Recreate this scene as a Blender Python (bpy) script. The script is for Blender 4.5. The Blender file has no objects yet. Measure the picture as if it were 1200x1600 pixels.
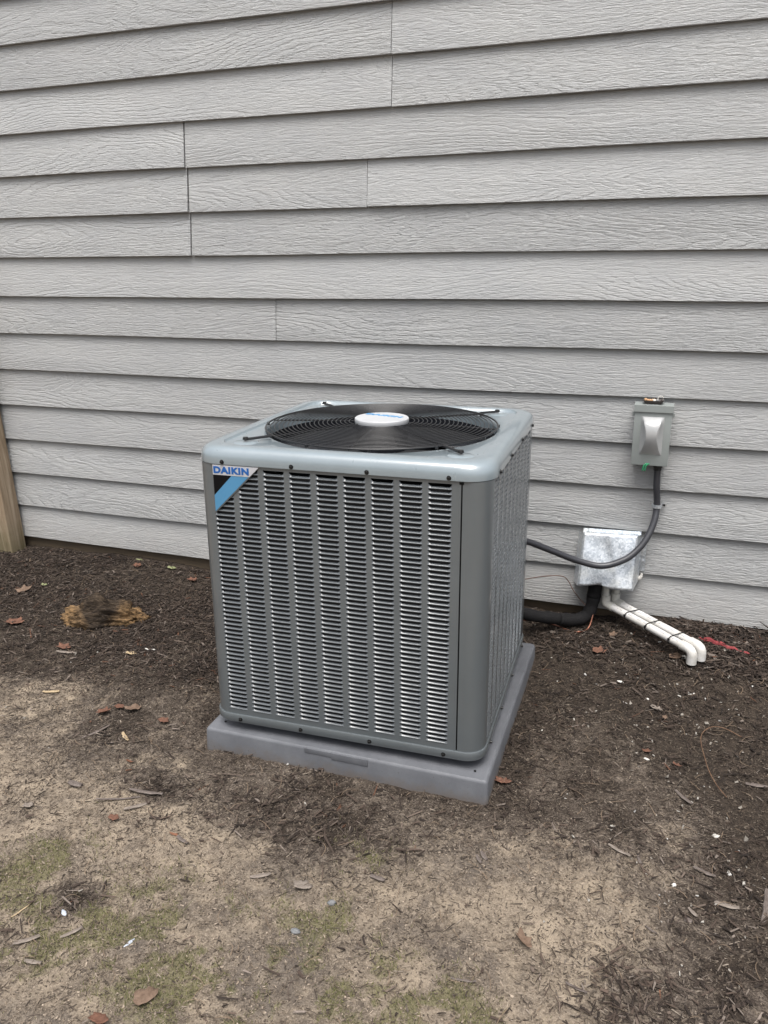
import bpy, bmesh, math, random
import numpy as np
from mathutils import Vector, Matrix
S = bpy.context.scene
C = S.collection
PI = math.pi
R = math.radians

# ------------------------------------------------------------------ camera
CAM = np.array([0.0, -2.88459, 1.25455]); FPX = 1256.356
RT = np.array([0.94350343, 0.33126794, -0.00792599])
UP = np.array([-0.09166531, 0.28391385, 0.95445817])
FW = np.array([-0.31843169, 0.89980802, -0.29823947])
cd = bpy.data.cameras.new('camera'); cam = bpy.data.objects.new('camera', cd); C.objects.link(cam)
cd.sensor_fit = 'VERTICAL'; cd.sensor_height = 24; cd.lens = 24*FPX/1600
cd.clip_start = .05; cd.clip_end = 500
cam.matrix_world = Matrix(((RT[0], UP[0], -FW[0], CAM[0]), (RT[1], UP[1], -FW[1], CAM[1]), (RT[2], UP[2], -FW[2], CAM[2]), (0, 0, 0, 1)))
S.camera = cam
# ------------------------------------------------------------------ light: overcast
w = bpy.data.worlds.new('World'); S.world = w; w.use_nodes = True
nt = w.node_tree; bg = nt.nodes['Background']
SUN_EL, SUN_AZ = 70, 165      # degrees; azimuth measured from +y clockwise
sk = nt.nodes.new('ShaderNodeTexSky'); sk.sky_type = 'NISHITA'; sk.sun_disc = False
sk.sun_elevation = R(SUN_EL); sk.sun_rotation = R(SUN_AZ); sk.dust_density = 6; sk.air_density = 1.2; sk.ozone_density = 1
hs = nt.nodes.new('ShaderNodeHueSaturation'); hs.inputs['Saturation'].default_value = .42
nt.links.new(sk.outputs[0], hs.inputs['Color']); nt.links.new(hs.outputs[0], bg.inputs[0]); bg.inputs[1].default_value = .10
ld = bpy.data.lights.new('sun', 'SUN'); ld.energy = 1.5; ld.angle = R(40); ld.color = (1, .985, .965)
lo = bpy.data.objects.new('sun', ld); C.objects.link(lo)
sd = Vector((math.sin(R(SUN_AZ))*math.cos(R(SUN_EL)), math.cos(R(SUN_AZ))*math.cos(R(SUN_EL)), math.sin(R(SUN_EL))))
lo.rotation_euler = (-sd).to_track_quat('-Z', 'Y').to_euler(); lo.location = sd*20
vs = S.view_settings; vs.view_transform = 'Standard'; vs.look = 'None'; vs.gamma = 1; vs.use_curve_mapping = False
vs.exposure = 1.12

# ------------------------------------------------------------------ helpers
def link(o, parent=None):
    C.objects.link(o)
    if parent: o.parent = parent
    return o
def empty(name, loc=(0, 0, 0), rz=0):
    o = bpy.data.objects.new(name, None); o.location = loc; o.rotation_euler = (0, 0, rz); o.empty_display_size = .05
    return link(o)
def tag(o, label=None, cat=None, group=None, kind=None):
    if label: o['label'] = label
    if cat: o['category'] = cat
    if group: o['group'] = group
    if kind: o['kind'] = kind
    return o
def fin(name, bm, mat, parent=None, smooth=False, recalc=True):
    if recalc: bmesh.ops.recalc_face_normals(bm, faces=bm.faces)
    me = bpy.data.meshes.new(name); bm.to_mesh(me); bm.free()
    if smooth:
        for p in me.polygons: p.use_smooth = True
        if smooth != 'all':
            try: me.set_sharp_from_angle(angle=R(35))
            except Exception: pass
    me.materials.append(mat)
    return link(bpy.data.objects.new(name, me), parent)
def box(bm, x0, x1, y0, y1, z0, z1, bev=0, mx=None):
    r = bmesh.ops.create_cube(bm, size=1)
    vsx = r['verts']
    for v in vsx: v.co = Vector(((x0+x1)/2+v.co.x*(x1-x0), (y0+y1)/2+v.co.y*(y1-y0), (z0+z1)/2+v.co.z*(z1-z0)))
    if mx: 
        for v in vsx: v.co = mx @ v.co
    if bev:
        es = list({e for v in vsx for e in v.link_edges})
        bmesh.ops.bevel(bm, geom=es, offset=bev, segments=2, affect='EDGES', profile=.6)
def catmull(pts, n=8):
    P = [np.array(p, float) for p in pts]; P = [2*P[0]-P[1]]+P+[2*P[-1]-P[-2]]; out = []
    for i in range(1, len(P)-2):
        for k in range(n):
            t = k/n; a, b, c, d = P[i-1:i+3]
            out.append(.5*((2*b)+(-a+c)*t+(2*a-5*b+4*c-d)*t*t+(-a+3*b-3*c+d)*t**3))
    out.append(P[-2]); return out
def tube(bm, pts, r, seg=10, cap=True):
    pts = [Vector(p) for p in pts]; rs = r if hasattr(r, '__len__') else [r]*len(pts)
    t0 = (pts[1]-pts[0]).normalized(); nrm = t0.orthogonal().normalized(); rings = []
    for i, p in enumerate(pts):
        t = (pts[min(i+1, len(pts)-1)]-pts[max(i-1, 0)]).normalized()
        nrm = (nrm-t*nrm.dot(t)).normalized(); b = t.cross(nrm)
        rings.append([bm.verts.new(p+(nrm*math.cos(2*PI*k/seg)+b*math.sin(2*PI*k/seg))*rs[i]) for k in range(seg)])
    for a, b in zip(rings, rings[1:]):
        for k in range(seg): bm.faces.new((a[k], a[(k+1) % seg], b[(k+1) % seg], b[k]))
    if cap: bm.faces.new(rings[0][::-1]); bm.faces.new(rings[-1])
def bend(a, b, c, r, n=8):
    """polyline a-b-c with the corner b rounded"""
    a, b, c = map(Vector, (a, b, c)); u = (a-b).normalized(); v = (c-b).normalized()
    p, q = b+u*r, b+v*r; out = []
    for k in range(n+1):
        t = k/n; out.append(p*(1-t)**2+b*2*t*(1-t)+q*t*t)
    return out
def prism(bm, poly, y0, y1):
    """poly in (x,z), extruded along y"""
    a = [bm.verts.new((x, y0, z)) for x, z in poly]; b = [bm.verts.new((x, y1, z)) for x, z in poly]
    bm.faces.new(a); bm.faces.new(b[::-1]); n = len(poly)
    for i in range(n): bm.faces.new((a[i], b[i], b[(i+1) % n], a[(i+1) % n]))

# ---- node helpers
def mat(name, col=(.5, .5, .5), rough=.6, metal=0, spec=.5):
    m = bpy.data.materials.new(name); m.use_nodes = True
    b = m.node_tree.nodes['Principled BSDF']; b.inputs['Base Color'].default_value = (*col, 1)
    b.inputs['Roughness'].default_value = rough; b.inputs['Metallic'].default_value = metal
    b.inputs['Specular IOR Level'].default_value = spec
    return m, m.node_tree, b
class N:
    def __init__(s, t): s.t = t
    def new(s, ty, **kw):
        n = s.t.nodes.new('ShaderNode'+ty)
        for k, v in kw.items(): setattr(n, k, v)
        return n
    def put(s, inp, v):
        if hasattr(v, 'is_linked') or isinstance(v, bpy.types.NodeSocket): s.t.links.new(v, inp)
        else: inp.default_value = v
    def coord(s, out='Object'): return s.new('TexCoord').outputs[out]
    def mp(s, v, scale=(1, 1, 1), loc=(0, 0, 0), rot=(0, 0, 0)):
        n = s.new('Mapping'); s.put(n.inputs['Vector'], v); s.put(n.inputs['Scale'], scale); s.put(n.inputs['Location'], loc); n.inputs['Rotation'].default_value = rot
        return n.outputs[0]
    def noise(s, v, sc, det=4, rough=.55, dist=0):
        n = s.new('TexNoise'); s.put(n.inputs['Vector'], v); n.inputs['Scale'].default_value = sc; n.inputs['Detail'].default_value = det
        n.inputs['Roughness'].default_value = rough; n.inputs['Distortion'].default_value = dist
        return n.outputs['Fac']
    def math(s, op, a, b=0, c=0):
        n = s.new('Math', operation=op); s.put(n.inputs[0], a); s.put(n.inputs[1], b)
        s.put(n.inputs[2], c); return n.outputs[0]
    def ramp(s, f, stops):
        n = s.new('ValToRGB'); s.put(n.inputs[0], f); e = n.color_ramp.elements
        while len(e) < len(stops): e.new(.5)
        for x, (p, c) in zip(e, stops): x.position = p; x.color = (*c, 1) if hasattr(c, '__len__') else (c, c, c, 1)
        return n.outputs[0]
    def mix(s, f, a, b, mode='MIX'):
        n = s.new('Mix', data_type='RGBA', blend_type=mode); s.put(n.inputs[0], f)
        s.put(n.inputs[6], (*a, 1) if isinstance(a, tuple) else a); s.put(n.inputs[7], (*b, 1) if isinstance(b, tuple) else b)
        return n.outputs[2]
    def bump(s, h, dist=.001, strength=1, normal=None):
        n = s.new('Bump'); s.put(n.inputs['Height'], h); n.inputs['Distance'].default_value = dist; n.inputs['Strength'].default_value = strength
        if normal is not None: s.put(n.inputs['Normal'], normal)
        return n.outputs[0]
    def attr(s, name, out='Color'): return s.new('Attribute', attribute_name=name).outputs[out]

# painted cedar-grain lap siding
M_SIDE, t, b = mat('siding_paint', (.36, .355, .34), .62, 0, .35); n = N(t)
rnd = n.new('ObjectInfo').outputs['Random']; off = n.new('CombineXYZ')
n.put(off.inputs[0], n.math('MULTIPLY', rnd, 37.0)); n.put(off.inputs[2], n.math('MULTIPLY', rnd, 91.0))
co = n.new('VectorMath', operation='ADD'); n.put(co.inputs[0], n.coord()); n.put(co.inputs[1], off.outputs[0]); co = co.outputs[0]
wob = n.noise(n.mp(co, (7, 7, 40)), 1.0, 4, .7)
base = n.noise(n.mp(co, (.80, 1, 5.0)), 1.0, 1.5, .4, .15)
saw = n.math('FRACT', n.math('MULTIPLY', n.math('ADD', base, n.math('MULTIPLY', wob, .075)), 32.0))
ringh = n.ramp(saw, [(0, 0.0), (.12, .55), (.72, 1.0), (.86, 0.0)])
fine = n.noise(n.mp(co, (34, 40, 240)), 1.0, 3, .62, .4)
mid = n.noise(n.mp(co, (11, 14, 150)), 1.0, 3, .68, .7)
msk = n.ramp(n.noise(n.mp(co, (.8, 1, 5.0)), 1.3, 1, .4), [(.40, .10), (.56, 1.0)])
inv = n.math('SUBTRACT', 1.15, msk)
h = n.math('ADD', n.math('MULTIPLY', ringh, n.math('MULTIPLY', msk, .62)), n.math('MULTIPLY', n.ramp(fine, [(.36, 0.0), (.64, 1.0)]), .42))
h = n.math('ADD', h, n.math('MULTIPLY', n.ramp(mid, [(.40, 0.0), (.50, .8), (.62, 1.0)]), n.math('MULTIPLY', inv, .34)))
bn_ = n.bump(h, .0041, 1.0); n.put(bn_.node.inputs['Strength'], n.math('MULTIPLY_ADD', n.math('FRACT', n.math('MULTIPLY', rnd, 7.3)), .45, .58)); n.put(b.inputs['Normal'], bn_)
blot = n.noise(n.mp(co, (1.3, 1, 3.5)), 2.2, 4, .6)
colr = n.mix(n.ramp(blot, [(.3, 0.0), (.7, 1.0)]), (.322, .328, .330), (.356, .359, .355))
colr = n.mix(n.math('MULTIPLY', n.math('SUBTRACT', rnd, .5), .0), colr, (.3, .3, .3))
hv = n.new('HueSaturation'); n.put(hv.inputs['Color'], colr); n.put(hv.inputs['Value'], n.math('MULTIPLY_ADD', rnd, .12, .93)); colr = hv.outputs[0]
dirt = n.math('MULTIPLY', n.ramp(n.noise(n.mp(co, (20, 20, 90)), 1, 3, .7), [(.56, 0.0), (.8, 1.0)]), .22)
zz = n.new('SeparateXYZ'); n.put(zz.inputs[0], n.coord())
spl = n.math('MULTIPLY', n.ramp(n.math('ADD', zz.outputs[2], n.math('MULTIPLY', n.noise(n.mp(n.coord(), (5, 5, 9)), 1, 5, .7), .22)), [(.08, 1.0), (.30, 0.0)]), .38)
c2_ = n.mix(dirt, colr, (.2, .19, .175))
n.put(b.inputs['Base Color'], n.mix(n.math('MULTIPLY', spl, n.noise(n.mp(n.coord(), (60, 60, 60)), 1, 4, .7)), c2_, (.20, .15, .10)))
n.put(b.inputs['Roughness'], n.math('MULTIPLY_ADD', fine, .25, .48))

M_SHEATH, t, b = mat('foundation_wood', (.06, .045, .03), .9); n = N(t)
n.put(b.inputs['Base Color'], n.mix(n.noise(n.mp(n.coord(), (3, 3, 20)), 4, 5, .7), (.03, .025, .02), (.14, .10, .06)))

def painted(name, col, rough, metal=.0, spec=.5, peel=.00004, var=.08, coat=0):
    m, t, b = mat(name, col, rough, metal, spec); n = N(t); c = n.coord()
    b.inputs['Coat Weight'].default_value = coat; b.inputs['Coat Roughness'].default_value = .07; b.inputs['Coat IOR'].default_value = 1.6
    v = n.noise(c, 9, 5, .65); dark = tuple(x*(1-var) for x in col); light = tuple(min(1, x*(1+var)) for x in col)
    n.put(b.inputs['Base Color'], n.mix(n.ramp(v, [(.3, 0.0), (.7, 1.0)]), dark, light))
    n.put(b.inputs['Roughness'], n.math('MULTIPLY_ADD', n.noise(c, 24, 3, .6), .14, rough-.07))
    n.put(b.inputs['Normal'], n.bump(n.noise(c, 420, 2, .5), peel, .5))
    return m
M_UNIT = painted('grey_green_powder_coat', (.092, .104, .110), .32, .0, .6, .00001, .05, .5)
M_CAP = painted('cover_paint_sky_lightened', (.20, .240, .262), .30, .0, .7, .00002, .06, 1.0)  # same paint as the body, base lightened for the sky sheen on top
M_LOUV = painted('louvre_enamel', (.088, .098, .105), .28, .0, .7, .00001, .05, .7)
M_BLACK = painted('black_coated_wire', (.008, .008, .009), .3, 0, .5, coat=.15)
M_FAN = painted('fan_black', (.013, .014, .018), .25)
M_DARK = painted('inside_shade_black', (.012, .013, .015), .8)  # near black standing in for the shade inside the cabinet
M_SCREW = painted('black_screw', (.012, .012, .012), .4, .4)
M_WHITE = painted('white_hub_plastic', (.42, .43, .44), .35, var=.04)
M_BADGEW = painted('badge_silver', (.48, .49, .52), .25, .2, var=.05)
M_BADGEB = painted('badge_black', (.003, .003, .0035), .5, 0, .15)
M_BADGEC = painted('badge_light_blue', (.068, .22, .38), .3, var=.04)
M_BLUE = painted('badge_blue_letter', (.006, .085, .30), .35, var=.05)
M_HUBBLUE = painted('hub_blue_letter', (.05, .25, .5), .4)
M_DISC = painted('disconnect_paint', (.235, .255, .248), .40, .0, .5)
M_DISCM = painted('disconnect_moulding', (.36, .365, .365), .22, 0, .8, .00005)
M_GREEN = painted('green_wire', (.03, .30, .13), .4)
M_COND = painted('conduit_jacket', (.036, .037, .043), .36, 0, .5)
M_ZIP = painted('zip_black', (.01, .01, .01), .5)
M_FOAM, t, b = mat('foam_insulation', (.018, .018, .02), .8, 0, .15); n = N(t)
n.put(b.inputs['Normal'], n.bump(n.noise(n.coord(), 180, 4, .7), .0015, .8))
n.put(b.inputs['Base Color'], n.mix(n.noise(n.coord(), 30, 4, .7), (.007, .007, .008), (.020, .019, .019)))
M_PVC, t, b = mat('white_pvc', (.66, .65, .62), .35); n = N(t)
n.put(b.inputs['Base Color'], n.mix(n.ramp(n.noise(n.coord(), 14, 5, .7), [(.45, 0.0), (.75, 1.0)]), (.60, .59, .575), (.43, .41, .36)))
M_PVCO = painted('aged_pvc', (.50, .49, .45), .45)
M_PRINT = painted('pipe_print', (.22, .22, .24), .6)
M_COP, t, b = mat('copper', (.45, .19, .11), .4, .8); n = N(t)
n.put(b.inputs['Base Color'], n.mix(n.noise(n.coord(), 25, 5, .7), (.30, .13, .085), (.12, .055, .04)))
M_WIRE = painted('brown_cable', (.10, .055, .04), .6)
M_GALV, t, b = mat('galvanised_steel', (.6, .62, .63), .35, .7); n = N(t)
vo = n.new('TexVoronoi'); n.put(vo.inputs['Vector'], n.coord()); vo.inputs['Scale'].default_value = 170
sp = n.new('SeparateColor'); n.put(sp.inputs[0], vo.outputs['Color'])
st = n.noise(n.mp(n.coord(), (1, 1, 1)), 9, 4, .6)
gc = n.mix(sp.outputs[0], (.42, .46, .50), (.72, .75, .78))
n.put(b.inputs['Base Color'], n.mix(n.ramp(st, [(.5, 0.0), (.72, .5)]), gc, (.8, .78, .70)))
n.put(b.inputs['Roughness'], n.math('MULTIPLY_ADD', sp.outputs[1], .25, .28))
n.put(b.inputs['Normal'], n.bump(n.noise(n.coord(), 9, 1, .5), .005, .5))
M_PAD, t, b = mat('pad_plastic', (.15, .15, .17), .55, 0, .4); n = N(t)
n.put(b.inputs['Base Color'], n.mix(n.ramp(n.noise(n.coord(), 7, 6, .7), [(.35, 0.0), (.7, 1.0)]), (.092, .096, .106), (.135, .140, .152)))
pz = n.new('SeparateXYZ'); n.put(pz.inputs[0], n.coord())
pd = n.ramp(n.math('ADD', pz.outputs[2], n.math('MULTIPLY', n.math('SUBTRACT', n.noise(n.coord(), 22, 6, .75), .5), .09)), [(0, 0.0), (1, 1.0)])
pm = n.new('MapRange'); n.put(pm.inputs[0], n.math('ADD', pz.outputs[2], n.math('MULTIPLY', n.math('SUBTRACT', n.noise(n.coord(), 22, 6, .75), .5), .09))); pm.inputs[1].default_value = -.075; pm.inputs[2].default_value = -.035; pm.inputs[3].default_value = .65; pm.inputs[4].default_value = 0
pb = b.inputs['Base Color'].links[0].from_socket
n.put(b.inputs['Base Color'], n.mix(pm.outputs[0], pb, (.12, .095, .075)))
sp_ = n.ramp(n.noise(n.coord(), 130, 3, .6), [(.66, 0.0), (.74, .5)])
n.put(b.inputs['Base Color'], n.mix(sp_, b.inputs['Base Color'].links[0].from_socket, (.05, .045, .045)))
n.put(b.inputs['Normal'], n.bump(n.noise(n.coord(), 500, 3, .6), .0008, .7))
n.put(b.inputs['Roughness'], n.math('MULTIPLY_ADD', n.noise(n.coord(), 40, 4, .7), .3, .38))
M_POST, t, b = mat('weathered_post', (.2, .15, .09), .85); n = N(t); c = n.coord()
g = n.noise(n.mp(c, (26, 26, 1.6)), 1.5, 6, .65, .6)
cc = n.ramp(g, [(.3, (.12, .088, .055)), (.48, (.27, .20, .13)), (.7, (.42, .34, .25))])
sepz = n.new('SeparateXYZ'); n.put(sepz.inputs[0], c)
low = n.ramp(n.math('ADD', sepz.outputs[2], n.math('MULTIPLY', n.noise(c, 12, 4, .7), .3)), [(.10, 1.0), (.36, 0.0)])
n.put(b.inputs['Base Color'], n.mix(n.math('MULTIPLY', low, .6), cc, (.085, .095, .03)))
n.put(b.inputs['Normal'], n.bump(g, .004, .8))
def wood(name, c0, c1, sc=(60, 60, 60), bump=.002):
    m, t, b = mat(name, c0, .85, 0, .25); n = N(t); v = n.noise(n.mp(n.coord(), sc), 1, 5, .7, .5)
    n.put(b.inputs['Base Color'], n.mix(n.ramp(v, [(.35, 0.0), (.65, 1.0)]), c0, c1)); n.put(b.inputs['Normal'], n.bump(v, bump, .9)); return m
M_STUMP, t, b = mat('rotted_wood', (.2, .12, .05), .9, 0, .2); n = N(t); c = n.coord()
g = n.noise(n.mp(c, (14, 60, 60), rot=(0, 0, .3)), 1.2, 6, .7, .8); g2 = n.noise(c, 11, 4, .6)
cc = n.ramp(g, [(.38, (.018, .013, .009)), (.5, (.08, .052, .028)), (.62, (.27, .175, .085))])
n.put(b.inputs['Base Color'], n.mix(n.ramp(g2, [(.38, 1.0), (.52, 0.0)]), cc, (.028, .021, .015)))
sx_ = n.new('SeparateXYZ'); n.put(sx_.inputs[0], c)
ax_ = n.math('ABSOLUTE', n.math('ADD', sx_.outputs[0], .005)); hi = n.math('MULTIPLY', sx_.outputs[2], .55)
tanm = n.ramp(n.math('ADD', n.math('SUBTRACT', ax_, hi), n.math('MULTIPLY', n.math('SUBTRACT', g2, .5), .12)), [(.02, 0.0), (.09, .95)])
tanm = n.math('MULTIPLY', tanm, n.ramp(g, [(.38, .25), (.54, 1.0)]))
n.put(b.inputs['Base Color'], n.mix(tanm, n.mix(n.ramp(g, [(.4, 0.0), (.62, 1.0)]), (.018, .013, .010), (.075, .055, .038)), n.mix(g, (.10, .06, .03), (.40, .25, .12))))
n.put(b.inputs['Normal'], n.bump(g, .012, 1))
M_LEAFR = wood('rust_leaf', (.085, .042, .028), (.165, .082, .055), (40, 40, 40))
M_LEAFB = wood('brown_leaf', (.10, .065, .045), (.18, .125, .09), (40, 40, 40))
M_LEAFG = wood('green_leaf', (.15, .17, .08), (.26, .26, .15), (40, 40, 40))
M_BARK = wood('grey_bark', (.07, .055, .048), (.16, .135, .12), (30, 120, 60))
M_BARKL = wood('pale_bark', (.11, .09, .075), (.24, .205, .175), (30, 120, 60))
M_WOODC = wood('fresh_wood_chip', (.26, .19, .115), (.42, .33, .21), (30, 120, 60))
M_STONE = wood('grey_stone', (.10, .105, .11), (.22, .22, .22), (60, 60, 60))
M_PALE = wood('pale_stone', (.42, .40, .36), (.70, .68, .64), (70, 70, 70))
M_VINE = wood('vine', (.09, .05, .032), (.17, .105, .065), (60, 60, 60))
M_RED = wood('red_plastic', (.13, .02, .024), (.26, .055, .055), (25, 25, 25))
M_SCRAP = painted('white_scrap', (.38, .41, .46), .6)
M_TRAY = painted('tray_dark', (.03, .022, .02), .5)
M_ORANGE = wood('tray_orange', (.42, .22, .10), (.65, .45, .28), (150, 150, 150))

# ------------------------------------------------------------------ ground maths
rng = np.random.default_rng(7)
_T = rng.random((256, 256))
def vnoise(x, y):
    xi = np.floor(x).astype(int); yi = np.floor(y).astype(int); fx = x-xi; fy = y-yi
    fx = fx*fx*(3-2*fx); fy = fy*fy*(3-2*fy); g = lambda a, b: _T[a % 256, b % 256]
    return (g(xi, yi)*(1-fx)+g(xi+1, yi)*fx)*(1-fy)+(g(xi, yi+1)*(1-fx)+g(xi+1, yi+1)*fx)*fy
def fbm(x, y, f, o=4, k=.55):
    s = 0; a = 1; tt = 0
    for i in range(o): s = s+a*vnoise(x*f+i*17.3, y*f+i*9.1); tt += a; a *= k; f *= 2.03
    return s/tt
def sst(e0, e1, x): t_ = np.clip((x-e0)/(e1-e0), 0, 1); return t_*t_*(3-2*t_)
PX0, PX1, PY0, PY1 = -1.166, -.348, -1.148, -.328     # pad footprint
def ground(x, y):
    x = np.asarray(x, float); y = np.asarray(y, float)
    b0 = -.088
    near = sst(-.62, -.0, y)
    z = b0+near*(.043+.045*sst(-.30, .20, x))
    z = z-.03*sst(-1.3, -3.0, y)*1.0
    z = z+(fbm(x, y, 2.2, 3)-.5)*.035*sst(.02, .3, np.maximum(np.maximum(PX0-x, x-PX1), np.maximum(PY0-y, y-PY1)))
    z = z+(fbm(x+5, y+3, 11, 4)-.5)*.014+(fbm(x+9, y, 45, 3, .7)-.5)*.007
    # small ridges of scraped soil right of the pad
    z = z+.022*np.exp(-(((x+.15)/.22)**2+((y+.75)/.25)**2))
    inside = (x > PX0-.01) & (x < PX1+.01) & (y > PY0-.01) & (y < PY1+.01)
    z = np.where(inside, np.minimum(z, -.05), z)
    z = np.minimum(z, np.where(y > -.03, .0-.004, 9))
    return z
def gpix(px, py):
    d = FW*FPX+RT*(px-600)-UP*(py-800); z = -.08
    for _ in range(8):
        t_ = (z-CAM[2])/d[2]; p = CAM+d*t_; z = float(ground(p[0], p[1]))
    return np.array([p[0], p[1], z])
BX = [-3.4, -2.224, -1.60, -1.13, -.642, -.32, -.10, .11, .29, .9]
BY = [-.55, -.88, -1.0, -1.12, -1.26, -1.22, -1.18, -1.25, -1.38, -1.6]
def blob(x, y, px, py, r, ax=1.0):
    c_ = _bc.setdefault((px, py), gpix(px, py)); return np.exp(-(((x-c_[0])/(r*ax))**2+((y-c_[1])/r)**2))
_bc = {}
def sandmask(x, y):
    yb = np.interp(x, BX, BY); nz = fbm(x+3, y+8, 2.6, 5, .62)-.5; n2 = fbm(x, y, 9, 4, .6)-.5
    s = (yb-y)/.62+nz*1.7+n2*1.2
    s = sst(-.75, 1.0, s)
    for px, py, r, ax, a in [(450, 1285, .13, 1.5, -.6), (120, 1405, .06, 1.2, -.9), (1000, 1560, .12, 1.3, -.45), (700, 1470, .10, 1.2, -.3), (250, 1235, .06, 1.5, -.7), (1150, 1520, .14, 1, -.2),
                             (350, 1350, .13, 1.2, .4), (400, 1460, .12, 1.6, .5), (840, 1440, .14, 1.2, .55), (60, 1260, .13, 1.2, .4), (930, 1380, .12, 1.4, .4), (560, 1520, .1, 1.4, .35), (60, 1550, .1, 1, .4), (1050, 1275, .10, 1.0, .25), (780, 1400, .1, 1.5, .35), (900, 1220, .09, 1.0, .12)]:
        s = s+a*blob(x, y, px, py, r, ax)
    return np.clip(s, 0, 1)
def mossmask(x, y):
    m = 0
    for px, py, r, ax in [(190, 1440, .10, 2.2), (60, 1480, .09, 1.2), (300, 1400, .07, 1.4), (500, 1430, .06, 1.8), (450, 1540, .09, 1.7), (640, 1560, .09, 1.6), (100, 1320, .06, 1.4), (330, 1560, .06, 1.5), (560, 1340, .06, 1.2), (20, 1380, .08, 1), (380, 1590, .10, 2.5), (250, 1500, .08, 2), (700, 1590, .06, 1.5)]:
        m = m+blob(x, y, px, py, r, ax)
    m = m*sst(.42, .66, fbm(x+2, y+5, 14, 4, .65))*1.1
    return np.clip(m, 0, 1)

# ------------------------------------------------------------------ ground sheet
def axis(a, b, step, lo, hi, k=1.16):
    c_ = list(np.arange(a, b, step)); s = step; x = a; L = []
    while x > lo: s *= k; x -= s; L.append(x)
    s = step; x = c_[-1]; Rr = []
    while x < hi: s *= k; x += s; Rr.append(x)
    return np.array(L[::-1]+c_+Rr)
gx = axis(-3.2, .95, .0085, -60, 60); gy = axis(-2.35, .03, .0085, -60, 40)
X, Y = np.meshgrid(gx, gy); Z = ground(X, Y); far = sst(2.5, 6, np.hypot(X+1, Y+1)); Z = Z*(1-far)-.11*far
nx, ny = len(gx), len(gy); V = np.stack([X, Y, Z], -1).reshape(-1, 3)
ii = np.arange((ny-1)*(nx-1)); r_ = ii//(nx-1); c_ = ii % (nx-1); a_ = r_*nx+c_
F = np.stack([a_, a_+1, a_+nx+1, a_+nx], -1)
def npmesh(name, V, F, m, cols=None, smooth=False, parent=None, extra=None):
    me = bpy.data.meshes.new(name); k = F.shape[1]
    me.vertices.add(len(V)); me.vertices.foreach_set('co', V.astype(np.float32).ravel())
    me.loops.add(F.size); me.loops.foreach_set('vertex_index', F.astype(np.int32).ravel())
    me.polygons.add(len(F)); me.polygons.foreach_set('loop_start', np.arange(0, F.size, k, dtype=np.int32))
    me.polygons.foreach_set('use_smooth', np.full(len(F), smooth))
    me.update(calc_edges=True)
    if cols is not None:
        at = me.color_attributes.new('col', 'FLOAT_COLOR', 'POINT')
        at.data.foreach_set('color', np.concatenate([cols, np.ones((len(cols), 1))], 1).astype(np.float32).ravel())
    me.materials.append(m); return link(bpy.data.objects.new(name, me), parent)
sm = sandmask(X, Y).ravel(); mm = mossmask(X, Y).ravel()
dk = sst(.35, .65, fbm(X+11, Y+2, 3.1, 4)).ravel()
M_GR, t, b = mat('soil', (.1, .08, .06), .95, 0, .2); n = N(t); c = n.coord()
sep = n.new('SeparateColor'); n.put(sep.inputs[0], n.attr('col'))
d1 = n.noise(c, 45, 8, .72); d2 = n.noise(c, 260, 5, .75); d3 = n.noise(c, 13, 5, .65)
dark = n.ramp(n.math('ADD', n.math('MULTIPLY', d1, .5), n.math('MULTIPLY', d2, .5)), [(.38, (.011, .0085, .007)), (.5, (.037, .028, .0215)), (.64, (.088, .068, .052))])
tan = n.ramp(n.math('ADD', n.math('MULTIPLY', d1, .45), n.math('MULTIPLY', d2, .55)), [(.36, (.05, .040, .031)), (.48, (.142, .114, .088)), (.60, (.30, .248, .192))])
d4 = n.noise(c, 4.5, 5, .65)
tan = n.mix(n.ramp(n.math('ADD', n.math('MULTIPLY', d3, .5), n.math('MULTIPLY', d4, .5)), [(.47, 0.0), (.60, .85)]), tan, n.mix(d2, (.25, .20, .145), (.40, .33, .25)))
tan = n.mix(n.ramp(d4, [(.36, .55), (.48, 0.0)]), tan, (.10, .085, .075))
sf = n.ramp(n.math('ADD', sep.outputs[0], n.math('MULTIPLY', n.math('SUBTRACT', n.math('ADD', n.math('MULTIPLY', d1, .5), n.math('MULTIPLY', d3, .5)), .5), 1.3)), [(.12, 0.0), (.85, 1.0)])
midc = n.ramp(n.math('ADD', n.math('MULTIPLY', d1, .45), n.math('MULTIPLY', d2, .55)), [(.38, (.026, .020, .016)), (.5, (.088, .070, .056)), (.62, (.20, .165, .135))])
cc = n.mix(n.ramp(sf, [(0, 0.0), (.45, 1.0)]), dark, midc)
cc = n.mix(n.ramp(sf, [(.45, 0.0), (1.0, 1.0)]), cc, tan)
mf = n.ramp(n.math('ADD', sep.outputs[1], n.math('MULTIPLY', n.math('SUBTRACT', d1, .5), 1.6)), [(.35, 0.0), (.85, .6)])
cc = n.mix(mf, cc, (.135, .13, .06))
n.put(b.inputs['Base Color'], cc)
n.put(b.inputs['Normal'], n.bump(n.math('ADD', n.math('MULTIPLY', d1, .7), n.math('MULTIPLY', d2, .4)), .012, .9))
g_o = npmesh('ground', V, F, M_GR, np.stack([sm, mm, dk], -1), True); tag(g_o, kind='structure')

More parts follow.
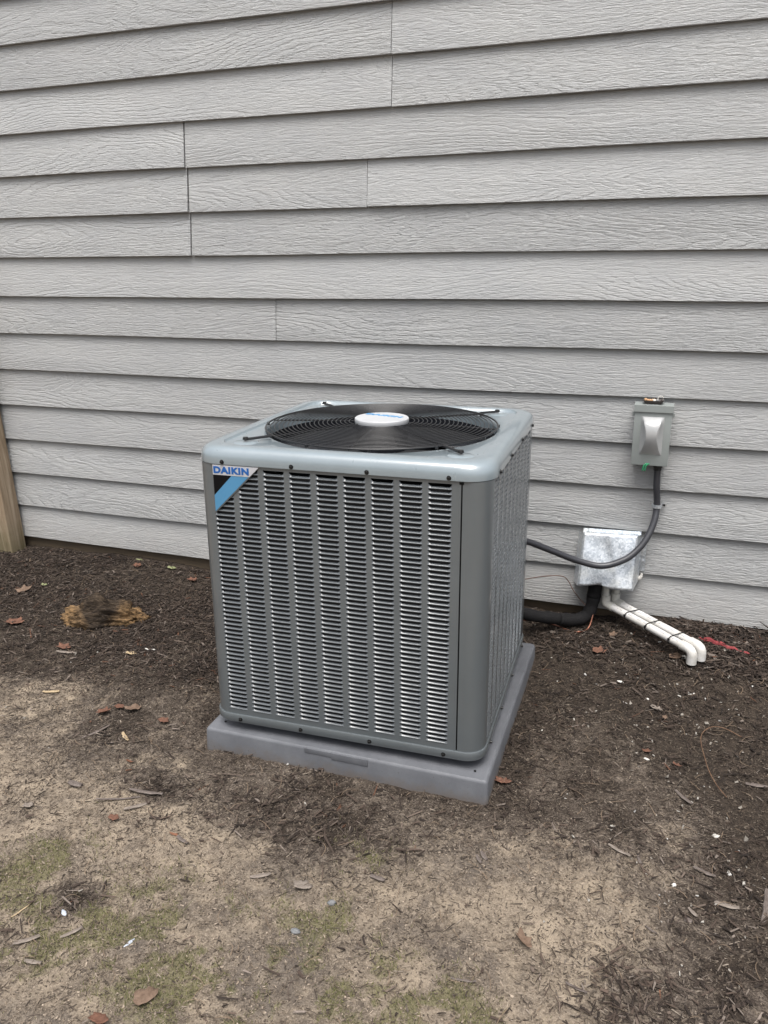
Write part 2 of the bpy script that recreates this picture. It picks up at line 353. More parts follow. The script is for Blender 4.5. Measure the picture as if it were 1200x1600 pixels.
# ------------------------------------------------------------------ house wall with separate lap boards
EXP = .16; XL, XR = -4.1, 1.9
wall = empty('house_wall', (0, 0, 0)); wall['kind'] = 'structure'
tag(wall, 'pale grey wood grain lap siding wall of the house behind the condenser', 'wall')
bm = bmesh.new(); box(bm, XL, XR, .0235, .12, -.35, 2.75); fin('wall_core', bm, M_SHEATH, wall)
joints = {12: [-.982], 11: [-.982], 10: [-1.817], 9: [-1.815, -1.076], 8: [-1.816], 6: [-1.463], 14: [.1], 15: [-1.5]}
rw = random.Random(3)
for k in range(17):
    xs = [XL]+joints.get(k, [])+[XR]
    for i in range(len(xs)-1):
        g = .0011; x0 = xs[i]+(g if i else 0); x1 = xs[i+1]-(g if i < len(xs)-2 else 0)
        rough_end = k in (8, 9, 10) and abs(xs[i]+1.816) < .01; end_r = k in (8, 9, 10) and abs(xs[i+1]+1.816) < .01
        if rough_end: x0 += .0028
        n_ = max(3, int((x1-x0)/.16)); lift = .0045 if end_r else 0
        ph = rw.random()*9; bm = bmesh.new(); prev = None
        for s in range(n_+1):
            x = x0+(x1-x0)*s/n_; wv = (math.sin(x*2.1+ph)+.6*math.sin(x*4.7+ph*2))*.0012
            wy = (math.sin(x*1.7+ph*3)+.5*math.sin(x*6.1+ph))*.0012
            wy -= lift*sst(x1-1.1, x1, x)
            zb = k*EXP+wv
            pr = [(0+wy, zb+.0012), (.0012+wy, zb), (.0100+wy, zb), (.0220, k*EXP+.185), (.0190, k*EXP+.19), (.0178, k*EXP+.188)]
            ring = [bm.verts.new((x, yy, zz)) for yy, zz in pr]
            if prev:
                for q in range(6): bm.faces.new((prev[q], prev[(q+1) % 6], ring[(q+1) % 6], ring[q]))
            else: bm.faces.new(ring)
            prev = ring
        bm.faces.new(prev[::-1])
        fin('siding_board', bm, M_SIDE, wall, smooth=True)

# ------------------------------------------------------------------ equipment pad
pad = empty('equipment_pad', (-.757, -.738, -.0206), R(.7)); tag(pad, 'purplish grey plastic equipment pad under the air conditioner', 'pad')
hw = .4095
def rsq(hx, r, z, N_=12, hy=None):
    hy = hy or hx; P = []
    for i, (a, b_) in enumerate([(1, 1), (-1, 1), (-1, -1), (1, -1)]):
        for k in range(N_+1):
            t_ = PI/2*(i+k/N_); P.append((a*(hx-r)+r*math.cos(t_), b_*(hy-r)+r*math.sin(t_), z))
    return P
def loft(bm, rings, close_top=False, close_bot=False):
    R_ = [[bm.verts.new(p) for p in r] for r in rings]
    for a, b_ in zip(R_, R_[1:]):
        for k in range(len(a)): bm.faces.new((a[k], a[(k+1) % len(a)], b_[(k+1) % len(a)], b_[k]))
    if close_top: bm.faces.new(R_[-1])
    if close_bot: bm.faces.new(R_[0][::-1])
bm = bmesh.new(); loft(bm, [rsq(hw+.004, .012, -.085), rsq(hw+.001, .010, -.008), rsq(hw-.001, .010, -.003), rsq(hw-.005, .008, 0)], True)
fin('slab', bm, M_PAD, pad, smooth=True)
bm = bmesh.new(); box(bm, -.02, .085, -hw-.0035, -hw+.004, -.022, -.0022, .0012); box(bm, -.10, -.02, -hw-.0028, -hw+.004, -.0165, -.0022, .0012); fin('rim_tab', bm, M_PAD, pad, smooth=True)
for hx_, hy_ in [(-.37, -.365), (.37, -.375), (.37, .37), (-.37, .37)]:
    bm = bmesh.new(); bmesh.ops.create_cone(bm, cap_ends=True, segments=10, radius1=.0035, radius2=.003, depth=.004)
    for v in bm.verts: v.co += Vector((hx_, hy_, .0008))
    fin('plug', bm, M_SCREW, pad)

# ------------------------------------------------------------------ air conditioner
AC = empty('air_conditioner', (-.765, -.735, .0015), R(2)); tag(AC, 'grey louvered air conditioner condenser with round black fan grille on plastic pad', 'air conditioner')
H = .388; RC = .052
ZB, ZT = .030, .758          # body panel range (local)
# feet so that it rests on the pad
for a in (-1, 1):
    for b_ in (-1, 1):
        bm = bmesh.new(); bmesh.ops.create_cone(bm, cap_ends=True, segments=20, radius1=.03, radius2=.028, depth=.02)
        for v in bm.verts: v.co += Vector((a*.3, b_*.3, -.0120))
        fin('foot', bm, M_FAN, AC)
bm = bmesh.new(); loft(bm, [rsq(H-.03, .05, .004), rsq(H-.004, RC, .002), rsq(H+.002, RC+.002, .006), rsq(H+.004, RC+.003, .012), rsq(H+.004, RC+.003, .028), rsq(H+.0025, RC+.002, .031), rsq(H-.004, RC-.003, .031)], False, True)
fin('base_pan', bm, M_UNIT, AC, smooth=True)
bm = bmesh.new(); loft(bm, [rsq(H-.015, .045, .012), rsq(H-.015, .045, .735)], True, True)  # plain coil block close behind the panels, black for the shade between slats
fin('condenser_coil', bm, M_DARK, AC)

NR, PIT = 54, .01300; Z0 = .047; CW = .0575; CP = .0718
XC0 = -.3375
def louvre_mesh():
    W_ = CW/2; xs = [-W_, -W_+.0025, -W_+.007, W_-.007, W_-.0025, W_]
    dep = [0, .60, 1, 1, .60, 0]; rise = [.0120, .0050, 0, 0, .0050, .0120]
    prof = [(.0000, .0000, 0.0), (-.0014, .0011, .0), (.0001, .0024, .10), (.0022, .0036, .50), (.0050, .0048, 1.0)]
    V_, F_ = [], []
    for x, d_, ri in zip(xs, dep, rise):
        for (y, z, w_) in prof:
            V_.append((x, y*d_ if y > 0 else y*min(1, d_*1.4), z*d_+ri*w_ if w_ else z*max(d_, .6)))
    for i in range(5):
        for j in range(4):
            a = i*5+j; F_.append((a, a+5, a+6, a+1))
    return V_, F_
LV, LF = louvre_mesh()
lme = bpy.data.meshes.new('louvre'); lme.from_pydata(LV, [], LF); lme.materials.append(M_LOUV)
for p in lme.polygons: p.use_smooth = True
def louvred_panel(name, rz, x0, x1, ncol, single):
    """a flat louvred sheet facing -y before rotation"""
    M_ = Matrix.Rotation(rz, 4, 'Z'); bm = bmesh.new(); y0, y1 = -H, -H+.0012
    xl = [XC0+i*CP for i in range(ncol)]
    ztop = Z0+NR*PIT+.0015
    box(bm, x0, x1, y0, y1, ZB, Z0, 0, M_); box(bm, x0, x1, y0, y1, ztop, ZT, 0, M_)
    edges = [x0]+sum([[a, a+CW] for a in xl], [])+[x1]
    for i in range(0, len(edges), 2): box(bm, edges[i], edges[i+1], y0, y1, Z0, ztop, 0, M_)
    # small webs that round the upper corners of each slot
    pn = fin(name, bm, M_UNIT, AC)
    jv, jf = [], []
    for ci, a in enumerate(xl):
        for r in range(NR):
            loc = Vector((a+CW/2, y0, Z0+r*PIT))
            if single and ci >= ncol-5:
                o = bpy.data.objects.new('louvre', lme); o.matrix_local = Matrix.Translation(M_ @ loc) @ M_; link(o, pn)
            else:
                n0 = len(jv); jv += [tuple(M_ @ (Vector(v)+loc)) for v in LV]; jf += [tuple(q+n0 for q in f) for f in LF]
    me = bpy.data.meshes.new('louvre_rows'); me.from_pydata(jv, [], jf); me.materials.append(M_LOUV)
    for p in me.polygons: p.use_smooth = True
    o = link(bpy.data.objects.new('louvre_rows', me), pn); o['kind'] = 'stuff'
    return pn
louvred_panel('front_panel', 0, -H+RC-.004, .317, 9, True)
def corner(name, sx, sy, extx=0, exty=0):
    bm = bmesh.new(); pts = []
    cx, cy = sx*(H-RC), sy*(H-RC); ang0 = math.atan2(sy, sx)-PI/4
    arc = [(cx+RC*math.cos(ang0+PI/2*k/14), cy+RC*math.sin(ang0+PI/2*k/14)) for k in range(15)]
    inner = [(cx+(RC-.0015)*math.cos(ang0+PI/2*k/14), cy+(RC-.0015)*math.sin(ang0+PI/2*k/14)) for k in range(15)]
    def col(x, y): return bm.verts.new((x, y, ZB)), bm.verts.new((x, y, ZT))
    loop = [col(*p) for p in arc]+[col(*p) for p in inner[::-1]]
    for i in range(len(loop)):
        a, b_ = loop[i], loop[(i+1) % len(loop)]; bm.faces.new((a[0], b_[0], b_[1], a[1]))
    bm.faces.new([q[1] for q in loop]); bm.faces.new([q[0] for q in loop][::-1])
    return fin(name, bm, M_UNIT, AC, smooth=True)
louvred_panel('side_panel', R(90), -H+RC+.0, H-RC, 9, False)
louvred_panel('side_panel', R(-90), -H+RC+.0, H-RC, 9, False)
louvred_panel('rear_panel', R(180), -H+RC+.0, H-RC, 9, False)
corner('corner_post', -1, -1); corner('corner_post', -1, 1); corner('corner_post', 1, 1)
fr = corner('corner_post', 1, -1)
bm = bmesh.new(); box(bm, .3206, H-RC+.0002, -H, -H+.0015, ZB, ZT); fin('post_flange', bm, M_UNIT, fr)
bm = bmesh.new(); box(bm, .3165, .3205, -H+.006, -H+.012, ZB, ZT); fin('seam_gap_shade', bm, M_BADGEB, AC)  # black strip behind the open seam stands in for its shade
bm = bmesh.new(); box(bm, .3125, .3235, -H-.0012, -H+.003, ZT-.007, ZT-.0012); fin('seam_clip', bm, M_BADGEB, AC)
bm = bmesh.new(); box(bm, .312, .3165, -H-.0006, -H+.004, ZB+.001, ZT-.008); fin('panel_fold', bm, M_UNIT, AC)

# top cover
NS = 160
def polar_rsq(h, r, z):
    P = rsq(h, r, z, 24); pts = np.array(P)[:, :2]; out = []
    for k in range(NS):
        t_ = 2*PI*k/NS; d_ = np.array([math.cos(t_), math.sin(t_)]); best = None
        for i in range(len(pts)):
            a = pts[i]; e = pts[(i+1) % len(pts)]-a; den = d_[0]*e[1]-d_[1]*e[0]
            if abs(den) < 1e-12: continue
            s_ = (a[0]*e[1]-a[1]*e[0])/den; u_ = (a[0]*d_[1]-a[1]*d_[0])/den
            if s_ > 0 and -1e-6 <= u_ <= 1+1e-6: best = s_; break
        out.append((d_[0]*best, d_[1]*best, z))
    return out
def circ(r, z): return [(r*math.cos(2*PI*k/NS), r*math.sin(2*PI*k/NS), z) for k in range(NS)]
def blend(h, rc, rcirc, f, z): 
    a = polar_rsq(h, rc, z); b_ = circ(rcirc, z); return [tuple(np.array(p)*(1-f)+np.array(q)*f) for p, q in zip(a, b_)]
prof = [(.380, .06, .7590), (.3915, .068, .7585), (.3930, .069, .7600), (.3935, .070, .7700), (.3925, .070, .7800), (.3895, .070, .7890), (.3845, .069, .7960), (.3775, .067, .8005), (.3690, .064, .8025), (.3600, .060, .8030), (.3480, .056, .8032)]
rings_ = [polar_rsq(h_, r_, z_) for h_, r_, z_ in prof]
rings_ += [blend(.3450, .054, .336, 0, .8028), blend(.3430, .053, .336, 0, .7985), blend(.3415, .052, .3345, .0, .7968)]
def cmin(h_, rc, z, rmax_):   # rounded square never smaller than the circle
    return [(p[0], p[1], z) for p in polar_rsq(h_, rc, z)]
rings_ += [blend(.3405, .05, .3335, .25, .7966), circ(.3335, .7968), circ(.3315, .7962), circ(.3300, .7945), circ(.3290, .790), circ(.3285, .765)]
bm = bmesh.new(); loft(bm, rings_)
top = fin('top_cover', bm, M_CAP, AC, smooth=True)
bm = bmesh.new(); loft(bm, [circ(.3283, .768), circ(.3275, .72), circ(.331, .66), circ(.331, .640)])
fin('fan_shroud', bm, M_FAN, AC, smooth='all', recalc=False)
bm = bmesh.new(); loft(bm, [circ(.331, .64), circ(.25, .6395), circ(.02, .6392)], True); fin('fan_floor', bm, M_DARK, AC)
# embossed pads where the grille feet are screwed
for sx, sy in ((-.287, -.290), (.293, -.288), (.285, .285), (-.288, .285)):
    bm = bmesh.new(); bmesh.ops.create_cone(bm, cap_ends=True, segments=28, radius1=.030, radius2=.026, depth=.0022)
    for v in bm.verts: v.co = Vector((v.co.x*1.15+sx*1.0, v.co.y+sy, v.co.z+.7977))
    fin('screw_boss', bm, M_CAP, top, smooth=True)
# grille
gr = empty('fan_grille'); gr.parent = AC
ZG = .806
def gz(r): return ZG+.010*(1-(r/.331)**2)
radii = list(np.linspace(.094, .331, 20))
for r in radii:
    bm = bmesh.new(); P = [Vector((r*math.cos(2*PI*k/72), r*math.sin(2*PI*k/72), gz(r))) for k in range(72)]
    tr = .0013 if r < .33 else .0026; vs_ = [[bm.verts.new((p.x*(1+tr*math.cos(a)/r), p.y*(1+tr*math.cos(a)/r), p.z+tr*math.sin(a))) for a in (0, PI/3*1, PI/3*2, PI, PI/3*4, PI/3*5)] for p in P]
    for k in range(72):
        for j in range(6): bm.faces.new((vs_[k][j], vs_[(k+1) % 72][j], vs_[(k+1) % 72][(j+1) % 6], vs_[k][(j+1) % 6]))
    fin('ring_wire', bm, M_BLACK, gr, smooth='all')
feet = [(-.287, -.290), (.293, -.288), (.285, .285), (-.288, .285)]
for sx, sy in feet:
    L = math.hypot(sx, sy); d_ = Vector((sx/L, sy/L, 0))
    bm = bmesh.new(); tube(bm, [d_*.07+Vector((0, 0, gz(.07)-.004)), d_*.2+Vector((0, 0, gz(.2)-.004)), d_*.325+Vector((0, 0, gz(.325)-.003)), d_*.345+Vector((0, 0, .806)), d_*(L+.004)+Vector((0, 0, .8045))], [.0028, .0028, .003, .004, .004], 8)
    fin('spoke', bm, M_BLACK, gr, smooth=True)
    bm = bmesh.new(); bmesh.ops.create_cone(bm, cap_ends=True, segments=12, radius1=.0085, radius2=.0065, depth=.006)
    for v in bm.verts: v.co += Vector((sx, sy, .8075))
    fin('foot_screw', bm, M_SCREW, gr, smooth=True)
for a in (0, PI/2, PI, 3*PI/2):
    a += R(3); d_ = Vector((math.cos(a), math.sin(a), 0)); bm = bmesh.new()
    tube(bm, [d_*.07+Vector((0, 0, gz(.07)-.004)), d_*.2+Vector((0, 0, gz(.2)-.004)), d_*.331+Vector((0, 0, gz(.331)-.003))], .0022, 8); fin('spoke', bm, M_BLACK, gr, smooth=True)
for a in range(0, 360, 30):
    d_ = Vector((math.cos(R(a+12)), math.sin(R(a+12)), 0)); bm = bmesh.new(); box(bm, -.004, .004, -.003, .003, -.004, .004, .001, Matrix.Translation(d_*.3325+Vector((0, 0, .803)))); fin('rim_clip', bm, M_BLACK, gr)
# fan blades + motor under the grille
fan = empty('fan', (0, 0, .70)); fan.parent = AC
bm = bmesh.new(); bmesh.ops.create_cone(bm, cap_ends=True, segments=32, radius1=.075, radius2=.075, depth=.10)
for v in bm.verts: v.co.z += .035
bmesh.ops.bevel(bm, geom=[e for e in bm.edges], offset=.006, segments=2, affect='EDGES'); fin('motor', bm, M_FAN, fan, smooth=True)
for k in range(4):
    bm = bmesh.new(); G = []
    for i in range(9):
        r = .075+(.312-.075)*i/8; row = []
        for j in range(9):
            u_ = j/8-.5; wid = .75+.35*(i/8); a = R(90*k+20)+u_*wid+ .35*(i/8); z = .02-u_*.075+.012*math.cos(u_*5)
            row.append(bm.verts.new((r*math.cos(a), r*math.sin(a), z)))
        G.append(row)
    for i in range(8):
        for j in range(8): bm.faces.new((G[i][j], G[i+1][j], G[i+1][j+1], G[i][j+1]))
    ob = fin('blade', bm, M_FAN, fan, smooth='all'); md = ob.modifiers.new('s', 'SOLIDIFY'); md.thickness = .002
# hub cap
bm = bmesh.new(); loft(bm, [circ(.076, .808), circ(.0775, .810), circ(.0780, .8205), circ(.0772, .8235), circ(.0750, .8252), circ(.035, .8258), circ(.004, .8260)], True)
hub = fin('hub_cap', bm, M_WHITE, AC, smooth=True)
def text(s, size, m, parent, mx, name='lettering', bold=.0, ext=.0006, shear=0, sx=1.0, width=None):
    cu = bpy.data.curves.new('t', 'FONT'); cu.body = s; cu.size = size; cu.extrude = ext; cu.offset = bold; cu.shear = shear; cu.align_x = 'CENTER'; cu.align_y = 'CENTER'; cu.resolution_u = 4; cu.space_character = 1.1
    to = bpy.data.objects.new('t', cu); C.objects.link(to); dg = bpy.context.evaluated_depsgraph_get(); me = bpy.data.meshes.new_from_object(to.evaluated_get(dg))
    bpy.data.objects.remove(to); co = np.array([v.co for v in me.vertices]); wd = co[:, 0].max()-co[:, 0].min()
    if width: sx = width/wd
    me.transform(mx @ Matrix.Diagonal((sx, 1, 1, 1))); me.materials.clear(); me.materials.append(m); me.name = name
    return link(bpy.data.objects.new(name, me), parent)
text('DAIKIN', .024, M_HUBBLUE, hub, Matrix.Translation((.0, .022, .8262)) @ Matrix.Rotation(R(-14), 4, 'Z'), bold=.0012, ext=.0003, width=.118)
# badge
bg_ = empty('badge', (0, 0, 0)); bg_.parent = AC
bx0, bx1, bz1, bz0 = -.3335, -.2035, .7570, .630; yb = -H-.0035
bw = bx1-bx0; bh = bz1-bz0; band = bz1-.026
def hyp(z): return bx0+bw*(z-bz0)/bh
bm = bmesh.new(); prism(bm, [(bx0-.001, bz0-.003), (bx0-.001, bz1+.001), (bx1+.003, bz1+.001)], yb+.0008, -H-.0002); fin('badge_back', bm, M_UNIT, bg_)
bm = bmesh.new(); prism(bm, [(bx0, band), (bx0, bz1), (bx1, bz1), (hyp(band), band)], yb-.0006, yb+.0006); fin('name_plate', bm, M_BADGEW, bg_)
bm = bmesh.new(); zb2 = bz0+.046; xb2 = bx0+.052
prism(bm, [(bx0, zb2), (bx0, band-.0005), (xb2, band-.0005)], yb, yb+.0006); fin('black_field', bm, M_BADGEB, bg_)
bm = bmesh.new(); prism(bm, [(bx0, bz0+.002), (bx0, zb2-.0005), (xb2+.0005, band-.0005), (hyp(band)-.003, band-.0005)], yb, yb+.0006); fin('blue_stripe', bm, M_BADGEC, bg_)
text('DAIKIN', .0235, M_BLUE, bg_, Matrix.Translation((bx0+.0525, yb-.0009, band+.0125)) @ Matrix.Rotation(R(90), 4, 'X'), bold=.0012, ext=.0004, width=.100)
# screws
def screw(x, y, z, ax):
    bm = bmesh.new(); bmesh.ops.create_cone(bm, cap_ends=True, segments=10, radius1=.0043, radius2=.0034, depth=.007)
    q = Vector((0, 0, 1)).rotation_difference(Vector(ax)).to_matrix()
    for v in bm.verts: v.co = q @ v.co+Vector((x, y, z))+Vector(ax)*.002
    bmesh.ops.create_cone(bm, cap_ends=True, segments=10, radius1=.0062, radius2=.0058, depth=.0012, matrix=Matrix.Translation(Vector((x, y, z))) @ q.to_4x4())
    fin('screw', bm, M_SCREW, AC)
for x in (-.305, -.113, .085, .288): screw(x, -H-.0055, .766, (0, -1, 0))
for x in (-.303, -.119, .081, .285): screw(x, -H-.0045, .017, (0, -1, 0))
for y in (-.30, -.12, .08, .29): screw(H+.0055, y, .766, (1, 0, 0)); screw(H+.0045, y, .017, (1, 0, 0))

# ------------------------------------------------------------------ disconnect box
DB = empty('disconnect_box', (-.036, 0, .58)); tag(DB, 'small grey electrical disconnect box with raised moulding mounted on the siding', 'electrical box')
bm = bmesh.new(); box(bm, -.057, .057, -.060, -.001, .003, .196, .0015); fin('body', bm, M_DISC, DB, smooth=True)
bm = bmesh.new(); box(bm, -.060, .060, -.0700, -.058, 0, .188, .0018); fin('cover', bm, M_DISC, DB, smooth=True)
bm = bmesh.new(); prism(bm, [(-.063, .184), (-.063, .2065), (.063, .2065), (.063, .184)], -.0755, -.073); box(bm, -.063, .063, -.073, -.001, .203, .2065, .0008); box(bm, -.063, -.0612, -.073, -.001, .186, .203); box(bm, .0612, .063, -.073, -.001, .186, .203); fin('hood', bm, M_DISC, DB)
# hourglass moulding
bm = bmesh.new(); st_ = []
for i in range(17):
    f = i/16; z = .168-f*.130
    w_out = .0365; w_in = .0195+.0125*(abs(f-.48)*2)**1.7
    w_in = min(w_in, .0325)
    dep = [.0005, .012, .023, .031, .034, .036, .037, .037, .036, .034, .031, .027, .0225, .0175, .012, .006, .0005][i]
    row = [(-w_out, 0), (-(w_in+.0035), dep*.5), (-w_in, dep*.92), (-w_in*.85, dep), (0, dep), (w_in*.85, dep), (w_in, dep*.92), (w_in+.0035, dep*.5), (w_out, 0)]
    st_.append([bm.verts.new((x, -.0702-y, z)) for x, y in row])
for a, b_ in zip(st_, st_[1:]):
    for j in range(8): bm.faces.new((a[j], a[j+1], b_[j+1], b_[j]))
fin('pull_moulding', bm, M_DISCM, DB, smooth=True)
for dx in (-.016, -.009):
    bm = bmesh.new(); tube(bm, catmull([(dx+.012, -.066, .004), (dx+.006, -.074, .006), (dx, -.077, -.001), (dx-.003, -.076, -.018)], 5), .0021, 8); fin('ground_wire', bm, M_GREEN, DB, smooth='all')
bm = bmesh.new(); tube(bm, [(.029, -.036, .004), (.029, -.036, -.012)], .0155, 14); tube(bm, [(.029, -.036, -.010), (.029, -.036, -.022)], .0135, 6); fin('conduit_fitting', bm, M_ZIP, DB, smooth=True)
for sx in (-.064, .064):
    bm = bmesh.new(); box(bm, sx-.004, sx+.004, -.058, -.050, .166, .181, .001); fin('hasp', bm, M_DISC, DB)
TR_ = empty('debris_tray', (-.040, -.034, .7875)); tag(TR_, 'small dark tray with orange crumbs and wire loop on top of electrical box', 'tray')
bm = bmesh.new(); loft(bm, [rsq(.026, .008, 0, 4, .018), rsq(.033, .010, .010, 4, .023), rsq(.034, .010, .012, 4, .024), rsq(.031, .009, .0112, 4, .021), rsq(.025, .008, .003, 4, .016)], True, True); fin('tray_shell', bm, M_TRAY, TR_, smooth=True)
rr = random.Random(2)
for i in range(9):
    bm = bmesh.new(); s = rr.uniform(.003, .006); bmesh.ops.create_icosphere(bm, subdivisions=1, radius=s)
    p = Vector((rr.uniform(-.026, .004), rr.uniform(-.016, .012), .011))
    for v in bm.verts: v.co = v.co*rr.uniform(.8, 1.2)+p
    fin('crumb', bm, M_ORANGE if i % 3 else M_PALE, TR_)
bm = bmesh.new(); box(bm, .002, .016, -.016, .010, .009, .0135, .001); fin('blue_grey_scrap', bm, M_STONE, TR_)
bm = bmesh.new(); tube(bm, catmull([(.014, -.010, .008), (.014, -.008, .020), (.021, -.004, .026), (.029, -.002, .021), (.030, .002, .010)], 6), .0015, 7); fin('wire_loop', bm, M_PALE, TR_, smooth='all')

# ------------------------------------------------------------------ conduit
CO = empty('conduit', (-.007, -.036, .56)); tag(CO, 'dark grey flexible conduit curving from electrical box down to the condenser', 'conduit')
o0 = Vector((-.007, -.036, .56))
cp = [(-.007, -.036, .562), (-.004, -.034, .50), (.003, -.026, .427), (-.001, -.045, .376), (-.018, -.072, .325), (-.044, -.095, .285), (-.088, -.12, .248), (-.161, -.14, .224), (-.248, -.16, .243), (-.334, -.20, .284), (-.408, -.25, .325), (-.50, -.33, .37)]
bm = bmesh.new(); tube(bm, [Vector(p)-o0 for p in catmull(cp, 8)], .0115, 14); fin('jacket', bm, M_COND, CO, smooth='all')
bm = bmesh.new()
for k in range(9): 
    a = PI*k/8; 
pts = [Vector((.003+.0155*math.cos(a), -.026-.0155*math.sin(a)*1.0, .427))-o0 for a in np.linspace(0, PI, 10)]
pts = [Vector((.024, -.004, .427))-o0, Vector((.0185, -.012, .427))-o0]+pts+[Vector((-.0125, -.012, .427))-o0, Vector((-.016, -.004, .427))-o0]
v0 = [(bm.verts.new(p+Vector((0, 0, -.006))), bm.verts.new(p+Vector((0, 0, .006)))) for p in pts]
for a, b_ in zip(v0, v0[1:]): bm.faces.new((a[0], b_[0], b_[1], a[1]))
box(bm, .018, .034, -.006, -.0035, .4205-.56, .4335-.56, 0, Matrix.Translation((.007, .036, 0)))
ob = fin('clamp', bm, M_GALV, CO); md = ob.modifiers.new('s', 'SOLIDIFY'); md.thickness = .0012
bm = bmesh.new(); bmesh.ops.create_uvsphere(bm, u_segments=10, v_segments=6, radius=.0045)
for v in bm.verts: v.co = v.co+Vector((.027, -.008, .427))-o0
fin('clamp_screw', bm, M_SCREW, CO, smooth='all')

# ------------------------------------------------------------------ galvanised line cover
GC = empty('line_cover', (-.15, 0, .11)); tag(GC, 'dented shiny galvanised sheet metal cover over the pipes low on the siding', 'pipe cover')
fTL, fTR, fBR, fBL = (-.238, -.050, .311), (-.050, -.052, .319), (-.051, -.115, .132), (-.242, -.112, .128)
def gp(p): return Vector(p)-Vector((-.15, 0, .11))
bm = bmesh.new(); G = []
rr = random.Random(8); NX_, NZ_ = 22, 20
for j in range(NZ_+1):
    row = []; f = j/NZ_
    for i in range(NX_+1):
        u_ = i/NX_; a = Vector(fBL).lerp(Vector(fBR), u_); b_ = Vector(fTL).lerp(Vector(fTR), u_); p = a.lerp(b_, f)
        p.y += .0025*math.sin(u_*7+f*3)*math.sin(f*5+1)-.002*math.exp(-((u_-.75+.25*f)/.06)**2)
        if f == 0: p.z += .010*math.exp(-((u_-.35)/.14)**2)+.004*math.sin(u_*17)*math.exp(-((u_-.4)/.2)**2); p.y += .006*math.exp(-((u_-.35)/.12)**2)
        row.append(bm.verts.new(gp(p)))
    G.append(row)
for j in range(NZ_):
    for i in range(NX_): bm.faces.new((G[j][i], G[j][i+1], G[j+1][i+1], G[j+1][i]))
ob = fin('front_plate', bm, M_GALV, GC, smooth='all'); md = ob.modifiers.new('s', 'SOLIDIFY'); md.thickness = .0008
def quad(name, pts, m, parent, th=.0008):
    bm = bmesh.new(); bm.faces.new([bm.verts.new(gp(p)) for p in pts]); o = fin(name, bm, m, parent); md = o.modifiers.new('s', 'SOLIDIFY'); md.thickness = th; return o
quad('side_flange', [fTL, fBL, (-.266, -.002, .100), (-.258, -.002, .296)], M_GALV, GC)
quad('side_flange', [fTR, fBR, (-.035, -.002, .135), (-.034, -.002, .300)], M_GALV, GC)
quad('top_flange', [fTL, fTR, (-.040, -.002, .306), (-.244, -.002, .300)], M_GALV, GC)
quad('nail_strip', [(-.243, -.0026, .297), (-.040, -.0026, .303), (-.040, -.0032, .320), (-.243, -.0032, .313)], M_GALV, GC)
quad('nail_strip', [(-.034, -.0026, .17), (-.018, -.0026, .17), (-.018, -.0032, .28), (-.034, -.0032, .28)], M_GALV, GC)
for x, z in [(-.225, .309), (-.065, .315), (-.026, .21)]:
    bm = bmesh.new(); tube(bm, [gp((x, 0, z)), gp((x, -.012, z+.001))], .0035, 8); fin('nail', bm, M_GALV, GC)
bm = bmesh.new(); tube(bm, [gp(p) for p in catmull([(-.044, -.012, .150), (-.036, -.012, .142), (-.028, -.007, .150), (-.026, -.006, .162)], 3)], [.004, .007, .008, .007, .007, .007, .006, .005, .004, .003], 8); fin('sealant', bm, M_PALE, GC, smooth='all')

# ------------------------------------------------------------------ insulated line
FO = empty('insulated_pipe', (-.184, -.045, .1)); tag(FO, 'thick black foam insulated refrigerant pipe bending from metal cover toward the condenser', 'pipe')
o1 = Vector((-.184, -.045, .1))
fp = [(-.183, -.045, .135), (-.185, -.047, .085), (-.190, -.052, .035), (-.203, -.066, .000), (-.232, -.088, -.014), (-.272, -.110, -.012), (-.327, -.15, .005), (-.38, -.185, .020), (-.45, -.23, .05), (-.52, -.31, .09)]
pts = catmull(fp, 6); rr = random.Random(5)
rad = [.0235+.0012*math.sin(i*.9)+rr.uniform(-.0005, .0005) for i in range(len(pts))]
cut = 9
bm = bmesh.new(); tube(bm, [Vector(p)-o1 for p in pts[:cut]], [r+.0015 for r in rad[:cut]], 16); fin('foam_sleeve', bm, M_FOAM, FO, smooth='all')
bm = bmesh.new(); tube(bm, [Vector(p)-o1 for p in pts[cut-1:34]], rad[cut-1:34], 16); fin('foam_sleeve', bm, M_FOAM, FO, smooth='all')
bm = bmesh.new(); tube(bm, [Vector(p)-o1 for p in pts[33:]], [r-.0015 for r in rad[33:]], 16); fin('foam_sleeve', bm, M_FOAM, FO, smooth='all')

